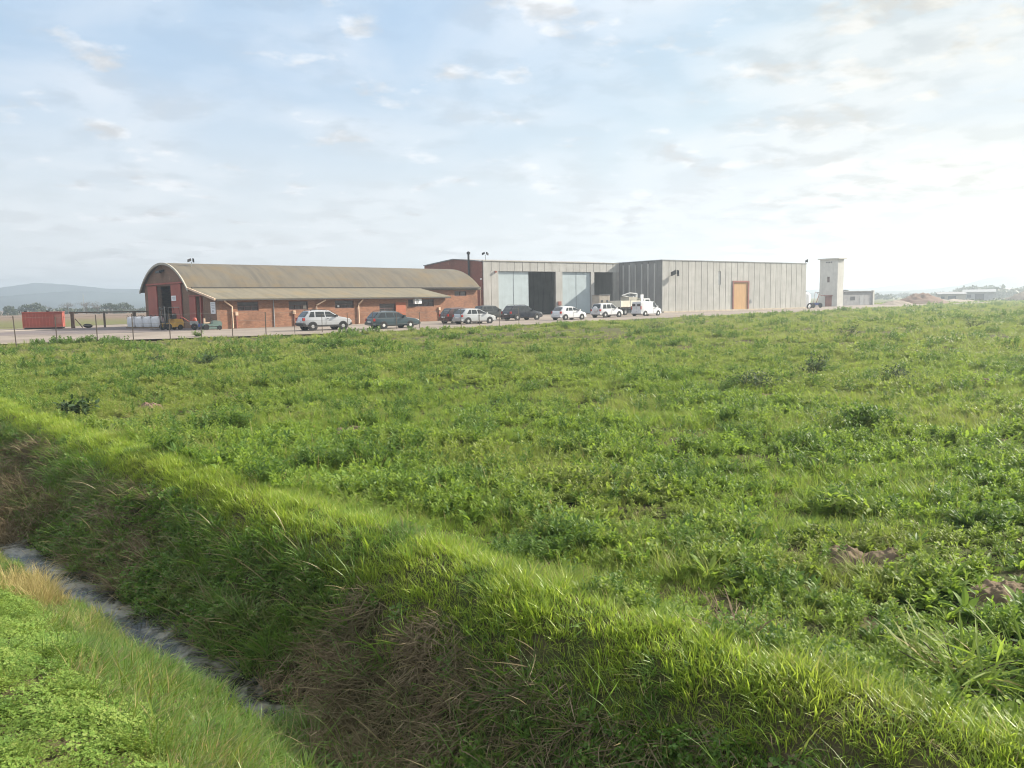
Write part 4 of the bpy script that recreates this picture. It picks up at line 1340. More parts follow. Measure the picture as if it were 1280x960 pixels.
# antenna far left
def antenna():
    r = empty('radio_mast', (-154.7, 280, -.5))
    tag(r, 'thin lattice radio mast rising above the far trees left of the barn', 'mast')
    m = MB()
    for k in range(3):
        a = 2 * pi * k / 3
        m.tube([(.28 * cos(a), .28 * sin(a), 0), (.08 * cos(a), .08 * sin(a), 7.2)], .035, 5)
    for i in range(14):
        z = i * .5; f = .28 - .20 * z / 7.2; g = .28 - .20 * (z + .5) / 7.2
        for k in range(3):
            a = 2 * pi * k / 3; b = 2 * pi * (k + 1) / 3
            m.tube([(f * cos(a), f * sin(a), z), (g * cos(b), g * sin(b), z + .5)], .02, 4)
    m.build('lattice', M['grey'], r)
    MB().tube([(0, 0, 7.2), (0, 0, 8.2)], .03, 5).build('aerial', M['grey'], r)
antenna()

# clutter between the warehouse and the tower
def clutter():
    c, s = cos(radians(35)), sin(radians(35))
    def W(x, y, z=0): return (22.88 + x * c - y * s, 116.7 + x * s + y * c, z)
    tyre(W(35.0, -1.6, .42), 'large black tyre with a pale rim leaning on the right end of the warehouse', radians(20), .35, .62)
    r = empty('water_tank', W(38.2, 1.5), 0)
    tag(r, 'upright white cylindrical tank in the gap between warehouse and tower', 'tank')
    MB().lathe_z([(0, 2.9), (.5, 2.8), (.85, 2.5), (.9, 2.3), (.9, 0.0), (0, 0)], (0, 0, 0), 20).build('tank', M['white'], r, smooth=40)
    MB().lathe_z([(0, .2), (.2, .18), (.22, 0)], (0, 0, 2.86), 12).build('lid', M['black'], r)
    r = empty('cultivator', W(40.0, 0.6), radians(20))
    tag(r, 'blue grey farm implement with spoked wheels beside the pale tower', 'farm machine')
    MB().box(-.9, .9, -.3, .3, .5, .95).build('frame', M['blue'], r)
    for x in (-.8, .8):
        MB().lathe_y([(.0, -.08), (.4, -.08), (.45, 0), (.4, .08), (0, .08)], (x, -.42, .45), 16).build('wheel', M['rubber'], r)
    MB().tube([(.2, 0, .95), (.9, .1, 2.4), (1.6, 0, 2.2)], .07).tube([(-.4, 0, .95), (-.1, 0, 2.9), (.9, .1, 2.4)], .05).build('arm', M['wood_frame'], r)
clutter()

# ------------------------------------------------------------------ far trees
M['far_leaf'] = leaf_mat('far_foliage', [(0.040, 0.055, 0.028), (0.07, 0.085, 0.040)], trans=0.2)
M['bare_twig'] = leaf_mat('bare_twigs', [(0.10, 0.085, 0.07), (0.14, 0.12, 0.095)], trans=0.1)
M['bark'] = mat('bark', (0.10, 0.08, 0.065), 0.9)


def clump_cards(c, n, rx, ry, rz, size, rng, hollow=0.35):
    """many small tilted leaf-clump faces spread through an ellipsoid's volume"""
    p = rng.normal(size=(n, 3)); p /= np.linalg.norm(p, axis=1)[:, None]
    rad = (hollow + (1 - hollow) * rng.random(n) ** 0.6)[:, None]
    p = p * rad * np.array([rx, ry, rz]) + np.array(c)
    a = rng.normal(size=(n, 3)); a /= np.linalg.norm(a, axis=1)[:, None]
    b = np.cross(a, rng.normal(size=(n, 3))); b /= np.linalg.norm(b, axis=1)[:, None]
    s = size * rng.uniform(.5, 1.3, (n, 1))
    V = np.stack([p - a * s, p - b * s * .6, p + a * s, p + b * s * .6], 1).reshape(-1, 3)
    F = np.arange(4 * n).reshape(-1, 4)
    return V, F


def far_tree(loc, h, w, seed, label, leafy=True, trunk=0.3, group=None, cat='tree'):
    rng = np.random.default_rng(seed)
    r = empty('far_tree', loc, 0)
    tag(r, label, cat, group)
    t = MB().tube([(0, 0, -.3), (.05 * w, 0, h * trunk), (-.03 * w, .02, h * .7)], .035 * h, 7, .012 * h)
    tips = []
    for k in range(7):
        a = 2 * pi * k / 7 + rng.uniform(-.4, .4)
        z0 = h * rng.uniform(trunk * .8, .6)
        q = (cos(a) * w * .38 * rng.uniform(.6, 1.1), sin(a) * w * .38, min(h * .95, z0 + h * rng.uniform(.12, .35)))
        t.tube([(0, 0, z0), (q[0] * .5, q[1] * .5, (z0 + q[2]) / 2 + .04 * h), q], .014 * h, 5, .005 * h)
        tips.append(q)
    t.build('trunk', M['bark'], r)
    Vs = []; Fs = []; off = 0
    for (x, y, z) in tips + [(0, 0, h * .82), (w * .15, 0, h * .7), (-w * .18, 0, h * .68)]:
        n = 90 if leafy else 55
        V, F = clump_cards((x, y, z), n, w * .24, w * .24, h * (.15 if leafy else .12), .05 * h if leafy else .022 * h, rng, .15)
        Vs.append(V); Fs.append(F + off); off += len(V)
    o = mesh_np('crown', np.vstack(Vs), np.vstack(Fs).tolist(), M['far_leaf'] if leafy else M['bare_twig'])
    o.parent = r


for i, (az_px, d, h, w, leafy, tr, lab) in enumerate([
    (16, 285, 4.2, 3.5, True, .25, 'narrow dark far tree at the left edge, standing alone before the pale hills'),
    (37, 280, 4.6, 6.5, True, .15, 'broad bushy far tree behind the left half of the red container'),
    (50, 282, 5.2, 6.5, True, .15, 'tallest bushy far tree behind the right half of the red container'),
    (66, 290, 4.0, 5.5, False, .2, 'grey leafless far tree just right of the red container'),
    (89, 280, 5.3, 5.5, False, .45, 'flat topped leafless far tree left of the radio mast'),
    (112, 278, 5.6, 5.5, False, .45, 'flat topped leafless far tree close to the right of the radio mast'),
    (126, 276, 5.4, 4.5, False, .45, 'small topped leafless far tree midway between radio mast and barn'),
    (141, 272, 4.6, 5.5, True, .2, 'rounded green far tree left of the bushy one next to the barn'),
    (159, 268, 4.6, 7.0, True, .15, 'wide bushy far tree next to the barn gable')]):
    x = (az_px - 640) / 960 * d
    far_tree((x, d, -.9), h, w, 100 + i, lab, leafy, tr)


def wood(name, spec, seed, label_kind='stuff', m=None):
    """a far-off wood that reads as one mass"""
    rng = np.random.default_rng(seed)
    Vs = []; Fs = []; off = 0
    for (x, y, z, w, h) in spec:
        V, F = clump_cards((x, y, z + h * .5), 90, w * .6, w * .6, h * .55, .22 * h, rng, .3)
        Vs.append(V); Fs.append(F + off); off += len(V)
    o = mesh_np(name, np.vstack(Vs), np.vstack(Fs).tolist(), m or M['far_leaf'])
    tag(o, kind='stuff')


rg = np.random.default_rng(5)
sp = []
for _ in range(150):
    az = rg.uniform(24.5, 37); d = rg.uniform(440, 720)
    sp.append((d * sin(radians(az)), d * cos(radians(az)), -.9, rg.uniform(4, 9), rg.uniform(2.3, 6.2) * (0.7 + .4 * (az > 30))))
for _ in range(40):
    az = rg.uniform(28, 36); d = rg.uniform(250, 330)
    sp.append((d * sin(radians(az)), d * cos(radians(az)), -.9, rg.uniform(2, 5), rg.uniform(.6, 1.5)))
wood('far_wood', sp, 21)
sp = []
for _ in range(120):
    az = rg.uniform(-48, -25); d = rg.uniform(300, 430)
    sp.append((d * sin(radians(az)), d * cos(radians(az)), -.9, rg.uniform(3, 7), rg.uniform(1.2, 2.9)))
wood('far_hedge', sp, 22)

# ------------------------------------------------------------------ small plants: prototypes (scattered as ground cover)
PROTO = bpy.data.collections   # prototypes live in collections that are not part of the scene


def blade(rng, base, az, length, width, lean, droop, seg=4, twist=0.3):
    """grass blade: tapering strip that leans out along az and droops at the tip"""
    t = np.linspace(0, 1, seg + 1)
    out = lean * t + droop * t ** 2 * 0.9
    up = np.sqrt(np.clip(1 - np.clip(lean, 0, .95) ** 2, 0.05, 1)) * t - droop * t ** 2.4 * 0.55
    dh = np.array([cos(az), sin(az), 0.0])
    c = base + length * (out[:, None] * dh + up[:, None] * np.array([0, 0, 1.0]))
    sa = az + pi / 2 + rng.uniform(-twist, twist)
    side = np.array([cos(sa), sin(sa), 0.0])
    w = width * np.clip(1.05 - t ** 1.6, 0.06, 1) * np.minimum(1, .55 + t * 1.6)
    Lp = c - side * w[:, None] / 2; Rp = c + side * w[:, None] / 2
    V = np.stack([Lp, Rp], 1).reshape(-1, 3)
    F = [(2 * i, 2 * i + 1, 2 * i + 3, 2 * i + 2) for i in range(seg)]
    return V, F


def leaf(base, az, pitch, length, width, fold=0.25, droop=0.5, seg=4, stalk=0.0, roll=0.0):
    """broad leaf: stalk, then an oval blade folded along its midrib"""
    t = np.linspace(0, 1, seg + 1)
    dh = np.array([cos(az), sin(az), 0.0])
    ang = pitch - droop * t
    dx = np.concatenate([[0], np.cumsum(np.cos(ang[:-1]))]) / seg
    dz = np.concatenate([[0], np.cumsum(np.sin(ang[:-1]))]) / seg
    st = stalk * (dh * cos(pitch) + np.array([0, 0, sin(pitch)]))
    c = base + st + length * (dx[:, None] * dh + dz[:, None] * np.array([0, 0, 1.0]))
    side = np.array([-sin(az) * cos(roll), cos(az) * cos(roll), sin(roll)])
    w = width * 0.5 * np.sin(np.pi * np.clip(t * .93 + .05, 0, 1)) ** .75
    upv = np.array([0, 0, 1.0])
    Lp = c + side * w[:, None] + upv * (w * fold)[:, None]
    Rp = c - side * w[:, None] + upv * (w * fold)[:, None]
    V = np.stack([Lp, c, Rp], 1).reshape(-1, 3)
    F = []
    for i in range(seg):
        a = 3 * i
        F += [(a, a + 1, a + 4, a + 3), (a + 1, a + 2, a + 5, a + 4)]
    if stalk > 0.01:
        b = len(V)
        s2 = np.array([-sin(az), cos(az), 0]) * 0.0022
        V = np.vstack([V, [base - s2, base + s2, base + st + s2, base + st - s2]])
        F.append((b, b + 1, b + 2, b + 3))
    return V, F


class Acc:
    def __init__(s): s.V = []; s.F = []; s.n = 0
    def add(s, vf):
        V, F = vf
        s.V.append(V); s.F += [tuple(s.n + i for i in f) for f in F]; s.n += len(V)
    def obj(s, name, m):
        return mesh_np(name, np.vstack(s.V), s.F, m, link=False)


def grass_proto(seed, n, length, width, spread, lean=(0.1, 0.55), droop=(0.05, 0.5), m=None, seg=4):
    rng = np.random.default_rng(seed); A = Acc()
    for _ in range(n):
        a = rng.uniform(0, 2 * pi); r = spread * sqrt(rng.random())
        base = np.array([r * cos(a), r * sin(a), -0.02])
        A.add(blade(rng, base, a + rng.normal() * .8, length * rng.uniform(.55, 1.15), width * rng.uniform(.7, 1.2), rng.uniform(*lean), rng.uniform(*droop), seg))
    return A.obj('grass_tuft', m)


def rosette_proto(seed, n, length, width, pitch=(0.25, 1.1), stalk=.05, m=None, fold=.25, droop=.6):
    rng = np.random.default_rng(seed); A = Acc()
    for k in range(n):
        a = 2.4 * k + rng.uniform(-.3, .3)
        f = k / n
        l = length * rng.uniform(.65, 1.15)
        A.add(leaf(np.array([0, 0, 0.0]), a, rng.uniform(*pitch) * (.6 + .7 * f), l, width * rng.uniform(.75, 1.15) * l / length, fold, droop * rng.uniform(.4, 1.4), 5, stalk * rng.uniform(.3, 1.3), rng.normal() * .2))
    return A.obj('weed_rosette', m)


def stem_weed_proto(seed, stems, height, ll, lw, m=None, spread=.09):
    rng = np.random.default_rng(seed); A = Acc()
    for s in range(stems):
        a0 = rng.uniform(0, 2 * pi); ln = rng.uniform(.05, .4); h = height * rng.uniform(.55, 1.1)
        b = np.array([cos(a0), sin(a0), 0]) * spread * sqrt(rng.random())
        A.add(blade(rng, b, a0, h, .006, ln, .05, 3))
        nl = int(7 + h / .035)
        for k in range(nl):
            t = .12 + .88 * k / nl
            p = b + np.array([cos(a0) * ln * t * h, sin(a0) * ln * t * h, t * h * .97])
            sz = (1.15 - .55 * t) * rng.uniform(.7, 1.2)
            A.add(leaf(p, 2.4 * k + rng.uniform(-.4, .4), rng.uniform(.1, .9) + .3 * t, ll * sz, lw * sz, .2, rng.uniform(.3, .9), 3, .012, rng.normal() * .3))
    return A.obj('stem_weed', m)


def clover_proto(seed, n, size, rad, m=None):
    rng = np.random.default_rng(seed); A = Acc()
    for _ in range(n):
        r = rad * sqrt(rng.random()); a = rng.uniform(0, 2 * pi)
        h = rng.uniform(.03, .095) * (1.1 - .4 * (r / rad) ** 2)
        p = np.array([r * cos(a), r * sin(a), h]); az = rng.uniform(0, 2 * pi)
        s = size * rng.uniform(.6, 1.2); tilt = rng.uniform(-.35, .45)
        for k in range(3):
            A.add(leaf(p, az + k * 2.094, tilt + rng.uniform(-.15, .35), s, s * .85, .25, .35, 2, 0, rng.normal() * .25))
    return A.obj('clover_patch', m)


def dry_proto(seed, n, length, width, m=None, down=(0.75, .98)):
    rng = np.random.default_rng(seed); A = Acc()
    for _ in range(n):
        a = rng.normal() * 1.15
        b = np.array([rng.normal() * .07, rng.normal() * .09, rng.uniform(0, .05)])
        A.add(blade(rng, b, a, length * rng.uniform(.4, 1.2), width * rng.uniform(.6, 1.2), rng.uniform(*down), rng.uniform(.15, .75), 5, .8))
    return A.obj('dry_grass_mat', m)


YEL = (0.12, 0.12, 0.020)
M['lush'] = leaf_mat('crest_grass', [(0.155, 0.245, 0.030), (0.225, 0.330, 0.040), (0.34, 0.40, 0.070)], patch=[((0.20, 0.195, 0.055), .5, .7, .45, .8)], trans=.45, tcol=(0.46, 0.60, 0.060), straw=.06, straw_col=(.36, .29, .13), rough=.42, spec=.4)
M['field_grass'] = leaf_mat('field_grass', [(0.100, 0.175, 0.026), (0.150, 0.235, 0.032), (0.22, 0.285, 0.055)], drier=True, patch=[((0.23, 0.22, 0.075), .45, .60, .7, .16), ((0.20, 0.155, 0.08), .57, .70, .65, .5)], trans=.44, tcol=(0.36, 0.52, 0.06), straw=.07, rough=.5, spec=.18)
M['weed'] = leaf_mat('broad_weed', [(0.085, 0.160, 0.028), (0.135, 0.230, 0.036), (0.23, 0.30, 0.060)], drier=True, patch=[((0.215, 0.22, 0.072), .45, .62, .7, .15), ((0.16, 0.13, 0.06), .59, .72, .5, .42)], trans=.43, tcol=(0.38, 0.54, 0.06), rough=.5, spec=.2)
M['weed_dark'] = leaf_mat('dark_weed', [(0.050, 0.100, 0.022), (0.080, 0.150, 0.028), (0.125, 0.190, 0.038)], trans=.36, tcol=(0.22, 0.36, 0.05), rough=.5, spec=.2)
M['clover'] = leaf_mat('clover_leaf', [(0.11, 0.20, 0.038), (0.17, 0.26, 0.050), (0.27, 0.32, 0.085)], patch=[((0.08, 0.17, 0.042), .50, .66, .6, 1.1)], trans=.36, tcol=(0.38, 0.50, 0.07), rough=.5, spec=.2)
M['slope_grass'] = leaf_mat('slope_grass', [(0.075, 0.165, 0.028), (0.115, 0.220, 0.036), (0.20, 0.270, 0.055)], patch=[((0.13, 0.115, 0.05), .52, .68, .6, 1.0)], trans=.40, tcol=(0.20, 0.34, 0.04), straw=.12, straw_col=(.24, .18, .10), rough=.42, spec=.4)
M['dry'] = leaf_mat('dead_grass', [(0.080, 0.062, 0.038), (0.165, 0.128, 0.078), (0.36, 0.29, 0.185)], patch=[((0.10, 0.09, 0.045), .45, .6, .6, 1.3)], trans=.2, tcol=(.2, .14, .07), rough=.7, spec=.12)
M['straw'] = leaf_mat('straw_grass', [(0.30, 0.24, 0.10), (0.42, 0.34, 0.16), (0.23, 0.25, 0.06)], trans=.35, tcol=(.5, .42, .14), rough=.55, spec=.2)
M['fringe'] = leaf_mat('fringe_grass', [(0.085, 0.150, 0.022), (0.135, 0.205, 0.028), (0.22, 0.25, 0.05)], patch=[((0.20, 0.175, 0.06), .48, .64, .65, 1.2)], trans=.42, tcol=(0.32, 0.42, 0.045), straw=.14, straw_col=(.36, .29, .13), rough=.42, spec=.35)
M['shrub'] = leaf_mat('shrub_leaf', [(0.022, 0.045, 0.020), (0.038, 0.068, 0.026), (0.06, 0.095, 0.035)], trans=.25, tcol=(0.09, 0.15, 0.04), rough=.55, spec=.2)
M['twig'] = mat('dead_twig', (0.24, 0.17, 0.11), 0.8)

_ncol = [0]
def collection(objs):
    c = bpy.data.collections.new('prototypes_%d' % _ncol[0]); _ncol[0] += 1
    for i, o in enumerate(objs):
        o.name = '%03d_%s' % (i, o.name)
        c.objects.link(o)
    return c


def scatter(name, pts, rot, scl, idx, col):
    me = bpy.data.meshes.new(name)
    me.vertices.add(len(pts))
    me.vertices.foreach_set('co', np.asarray(pts, np.float32).ravel())
    for nm, ty, dat in (('rot', 'FLOAT_VECTOR', rot), ('scl', 'FLOAT', scl), ('idx', 'INT', idx)):
        at = me.attributes.new(nm, ty, 'POINT')
        if ty == 'FLOAT_VECTOR': at.data.foreach_set('vector', np.asarray(dat, np.float32).ravel())
        else: at.data.foreach_set('value', np.asarray(dat, np.float32 if ty == 'FLOAT' else np.int32))
    o = bpy.data.objects.new(name, me); COL.objects.link(o)
    ng = bpy.data.node_groups.new(name + '_scatter', 'GeometryNodeTree')
    ng.interface.new_socket('Geometry', in_out='INPUT', socket_type='NodeSocketGeometry')
    ng.interface.new_socket('Geometry', in_out='OUTPUT', socket_type='NodeSocketGeometry')
    gi = ng.nodes.new('NodeGroupInput'); go = ng.nodes.new('NodeGroupOutput')
    ci = ng.nodes.new('GeometryNodeCollectionInfo')
    ci.inputs['Collection'].default_value = col
    ci.inputs['Separate Children'].default_value = True
    ci.inputs['Reset Children'].default_value = True
    ip = ng.nodes.new('GeometryNodeInstanceOnPoints')
    ip.inputs['Pick Instance'].default_value = True
    def attr(nm, ty):
        a = ng.nodes.new('GeometryNodeInputNamedAttribute'); a.data_type = ty; a.inputs['Name'].default_value = nm
        return a.outputs['Attribute']
    e2r = ng.nodes.new('FunctionNodeEulerToRotation')
    m2p = ng.nodes.new('GeometryNodeMeshToPoints')
    m2p.inputs['Radius'].default_value = 0.001
    ng.links.new(gi.outputs[0], m2p.inputs['Mesh'])
    ng.links.new(m2p.outputs[0], ip.inputs['Points'])
    ng.links.new(ci.outputs[0], ip.inputs['Instance'])
    ng.links.new(attr('idx', 'INT'), ip.inputs['Instance Index'])
    ng.links.new(attr('rot', 'FLOAT_VECTOR'), e2r.inputs[0])
    ng.links.new(e2r.outputs[0], ip.inputs['Rotation'])
    ng.links.new(attr('scl', 'FLOAT'), ip.inputs['Scale'])
    ng.links.new(ip.outputs[0], go.inputs[0])
    md = o.modifiers.new('scatter', 'NODES'); md.node_group = ng
    tag(o, kind='stuff')
    return o


def slope_rot(x, y, rng, tilt=0.12, follow=0.0, downhill=False):
    """random heading; follow>0 leans the plant with the ground, downhill turns its x axis down the slope"""
    n = len(x)
    e = .05
    gx = (height(x + e, y) - height(x - e, y)) / (2 * e); gy = (height(x, y + e) - height(x, y - e)) / (2 * e)
    rot = np.zeros((n, 3))
    rot[:, 2] = rng.uniform(0, 2 * pi, n)
    if downhill:
        rot[:, 2] = np.arctan2(-gy, -gx) + rng.normal(size=n) * .45
        rot[:, 1] = np.arctan(np.hypot(gx, gy)) * .85
        rot[:, 0] = rng.normal(size=n) * tilt
    else:
        rot[:, 0] = rng.normal(size=n) * tilt + np.arctan(gy) * follow
        rot[:, 1] = rng.normal(size=n) * tilt - np.arctan(gx) * follow
    return rot


def polar_points(rng, n, r0, r1, power, amax=43, amin=-43):
    """points whose density falls as r**-power inside the wedge in front of the camera"""
    u = rng.random(n)
    k = 2 - power
    r = (r0 ** k + u * (r1 ** k - r0 ** k)) ** (1 / k) if abs(k) > 1e-3 else r0 * (r1 / r0) ** u
    a = np.radians(rng.uniform(amin, amax, n))
    return r * np.sin(a), r * np.cos(a)


def pick(rng, n, weights):
    return rng.choice(len(weights), size=n, p=np.array(weights) / sum(weights))


# --- field: broad weeds, grass and low leaves, thick near the bank and coarser far off
fieldc = collection([
    rosette_proto(1, 16, .17, .055, m=M['weed'], stalk=.05),
    rosette_proto(2, 13, .12, .060, m=M['weed'], stalk=.06, pitch=(.2, .9)),
    rosette_proto(3, 20, .22, .050, m=M['weed_dark'], stalk=.04, pitch=(.4, 1.2)),
    stem_weed_proto(4, 6, .26, .075, .034, m=M['weed']),
    stem_weed_proto(5, 8, .20, .060, .030, m=M['weed']),
    stem_weed_proto(6, 5, .34, .085, .036, m=M['weed_dark'], spread=.12),
    grass_proto(7, 30, .26, .010, .10, m=M['field_grass']),
    grass_proto(8, 40, .18, .009, .14, m=M['field_grass']),
    grass_proto(9, 26, .38, .011, .07, m=M['field_grass'], lean=(.15, .6), droop=(.2, .7)),
    clover_proto(10, 60, .032, .16, m=M['weed']),
    rosette_proto(11, 9, .09, .055, m=M['weed'], stalk=.03, pitch=(.0, .5)),
    grass_proto(12, 24, .22, .006, .10, m=M['straw'], lean=(.3, .8), droop=(.1, .6)),
    stem_weed_proto(13, 6, .20, .080, .066, m=M['weed'], spread=.12),
    rosette_proto(14, 11, .26, .085, m=M['weed'], stalk=.06, pitch=(.3, 1.0)),
    stem_weed_proto(15, 4, .50, .05, .020, m=M['field_grass'], spread=.10),
])
W_NEAR = [9, 10, 2.5, 9, 9, 1.6, 16, 18, 7, 9, 9, 2.2, 6, 1.5, 1.0]
fieldfar = collection([
    stem_weed_proto(24, 11, .24, .105, .055, m=M['weed'], spread=.28),
    stem_weed_proto(25, 9, .34, .115, .055, m=M['weed_dark'], spread=.26),
    rosette_proto(26, 22, .30, .10, m=M['weed'], stalk=.04, pitch=(.15, .9)),
    grass_proto(27, 70, .30, .014, .30, m=M['field_grass']),
    grass_proto(28, 60, .22, .014, .34, m=M['field_grass'], lean=(.2, .7)),
    grass_proto(29, 45, .30, .012, .28, m=M['straw'], lean=(.3, .8)),
])


def field_scatter():
    rng = np.random.default_rng(77)
    n = 172000
    x, y = polar_points(rng, n, 2.2, 36, 1.1, 82, -58)
    d, s = ds(x, y)
    # plants sit in drifts: thin out by noise so that soil shows here and there
    cov = fbm(x, y, 1.3, 4, 6) * .6 + fbm(x, y, .35, 3, 8) * .5
    keep = (d > .25) & (~in_poly(x, y, YARD)) & (rng.random(n) < np.clip(.80 + .75 * cov, .12, 1))
    keep &= (fbm(x, y, .75, 4, 33) < .46) | (rng.random(n) < .25)
    # bare soil spots
    for (bx, by, br) in SOILS:
        keep &= (np.hypot(x - bx, (y - by)) > br * (0.75 + .35 * rng.random(n)))
    x, y, d, s, cov = x[keep], y[keep], d[keep], s[keep], cov[keep]
    n = len(x)
    z = height(x, y)
    idx = pick(rng, n, W_NEAR)
    kind = fbm(x, y, .9, 3, 9)
    grassy = np.isin(idx, [6, 7, 8, 11])
    # drifts of grass and drifts of weeds
    sw = (kind > .18) & ~grassy & (rng.random(n) < .75)
    idx = np.where(sw, pick(rng, n, [0, 0, 0, 0, 0, 0, 12, 14, 5, 0, 0, 1, 0, 0, .3]), idx)
    sw = (kind < -.15) & grassy & (rng.random(n) < .75)
    idx = np.where(sw, pick(rng, n, [9, 9, 3, 8, 8, 2, 0, 0, 0, 6, 6, 0, 8, 2.5, .6]), idx)
    dk = fbm(x, y, 1.9, 4, 14)
    sw = (dk > .46) & (rng.random(n) < .6)
    idx = np.where(sw, pick(rng, n, [0, 0, 9, 0, 0, 9, 0, 0, 2, 0, 0, 0, 0, 0, 0]), idx)
    scl = .9 * rng.uniform(.5, 1.2, n) * (1 + .55 * np.clip(cov, -.8, .9)) * np.clip(.9 + .006 * np.hypot(x, y), .9, 1.15) * np.where(dk > .46, 1.12, 1.0) * np.where((d < 1.5) & (s > -8), .75, 1.0)
    scatter('field_weeds', np.stack([x, y, z - .01], 1), slope_rot(x, y, rng), scl, idx, fieldc)
    # farther off
    n = 125000
    x, y = polar_points(rng, n, 26, 250, 1.25, 64, -55)
    d, s = ds(x, y)
    az = np.degrees(np.arctan2(x, y))
    r = np.hypot(x, y)
    yd = in_poly(x, y, YARD)
    keep = (d > 1) & ~yd & ((r < 125) | (az > 14))
    behind = in_poly(x, y, [(-90, 68), (-52, 84), (-46, 105), (-10, 150), (40, 190), (78, 190), (120, 190), (80, 420), (-300, 420), (-300, 60)])
    keep &= ~behind
    # the yard-side strip west of the wire fence stays lower
    cov = fbm(x, y, .55, 4, 6) * .6 + fbm(x, y, .12, 3, 8) * .6
    keep &= (fbm(x, y, .42, 4, 33) < .40) | (rng.random(n) < .22)
    keep &= rng.random(n) < np.clip(.75 + .8 * cov, .1, 1)
    x, y, cov, r = x[keep], y[keep], cov[keep], r[keep]
    n = len(x)
    idx = pick(rng, n, [10, 2.2, 6, 12, 12, 1.6])
    kind = fbm(x, y, .30, 3, 9)
    idx = np.where((kind > .25) & (rng.random(n) < .6), pick(rng, n, [0, 0, 0, 10, 10, 2]), idx)
    dk = fbm(x, y, .85, 4, 14)
    sw = (dk > .50) & (rng.random(n) < .6)
    idx = np.where(sw, 1, idx)
    scl = rng.uniform(.45, 1.1, n) * (1 + .6 * np.clip(cov, -.8, .9)) * np.clip(.85 + r / 220, .8, 1.5) * np.where(dk > .50, 1.2, 1.0)
    scatter('far_field_weeds', np.stack([x, y, height(x, y) - .02], 1), slope_rot(x, y, rng), scl, idx, fieldfar)
    return


SOILS = [(3.95, 5.98, .30), (3.30, 6.95, .38), (2.75, 7.25, .22), (-8.86, 18.6, .45), (-3.1, 14.6, .5), (6.4, 19.0, .7), (12.6, 20.5, .7), (1.6, 5.6, .18), (3.7, 11.8, .3), (0.6, 8.9, .25)]
field_scatter()


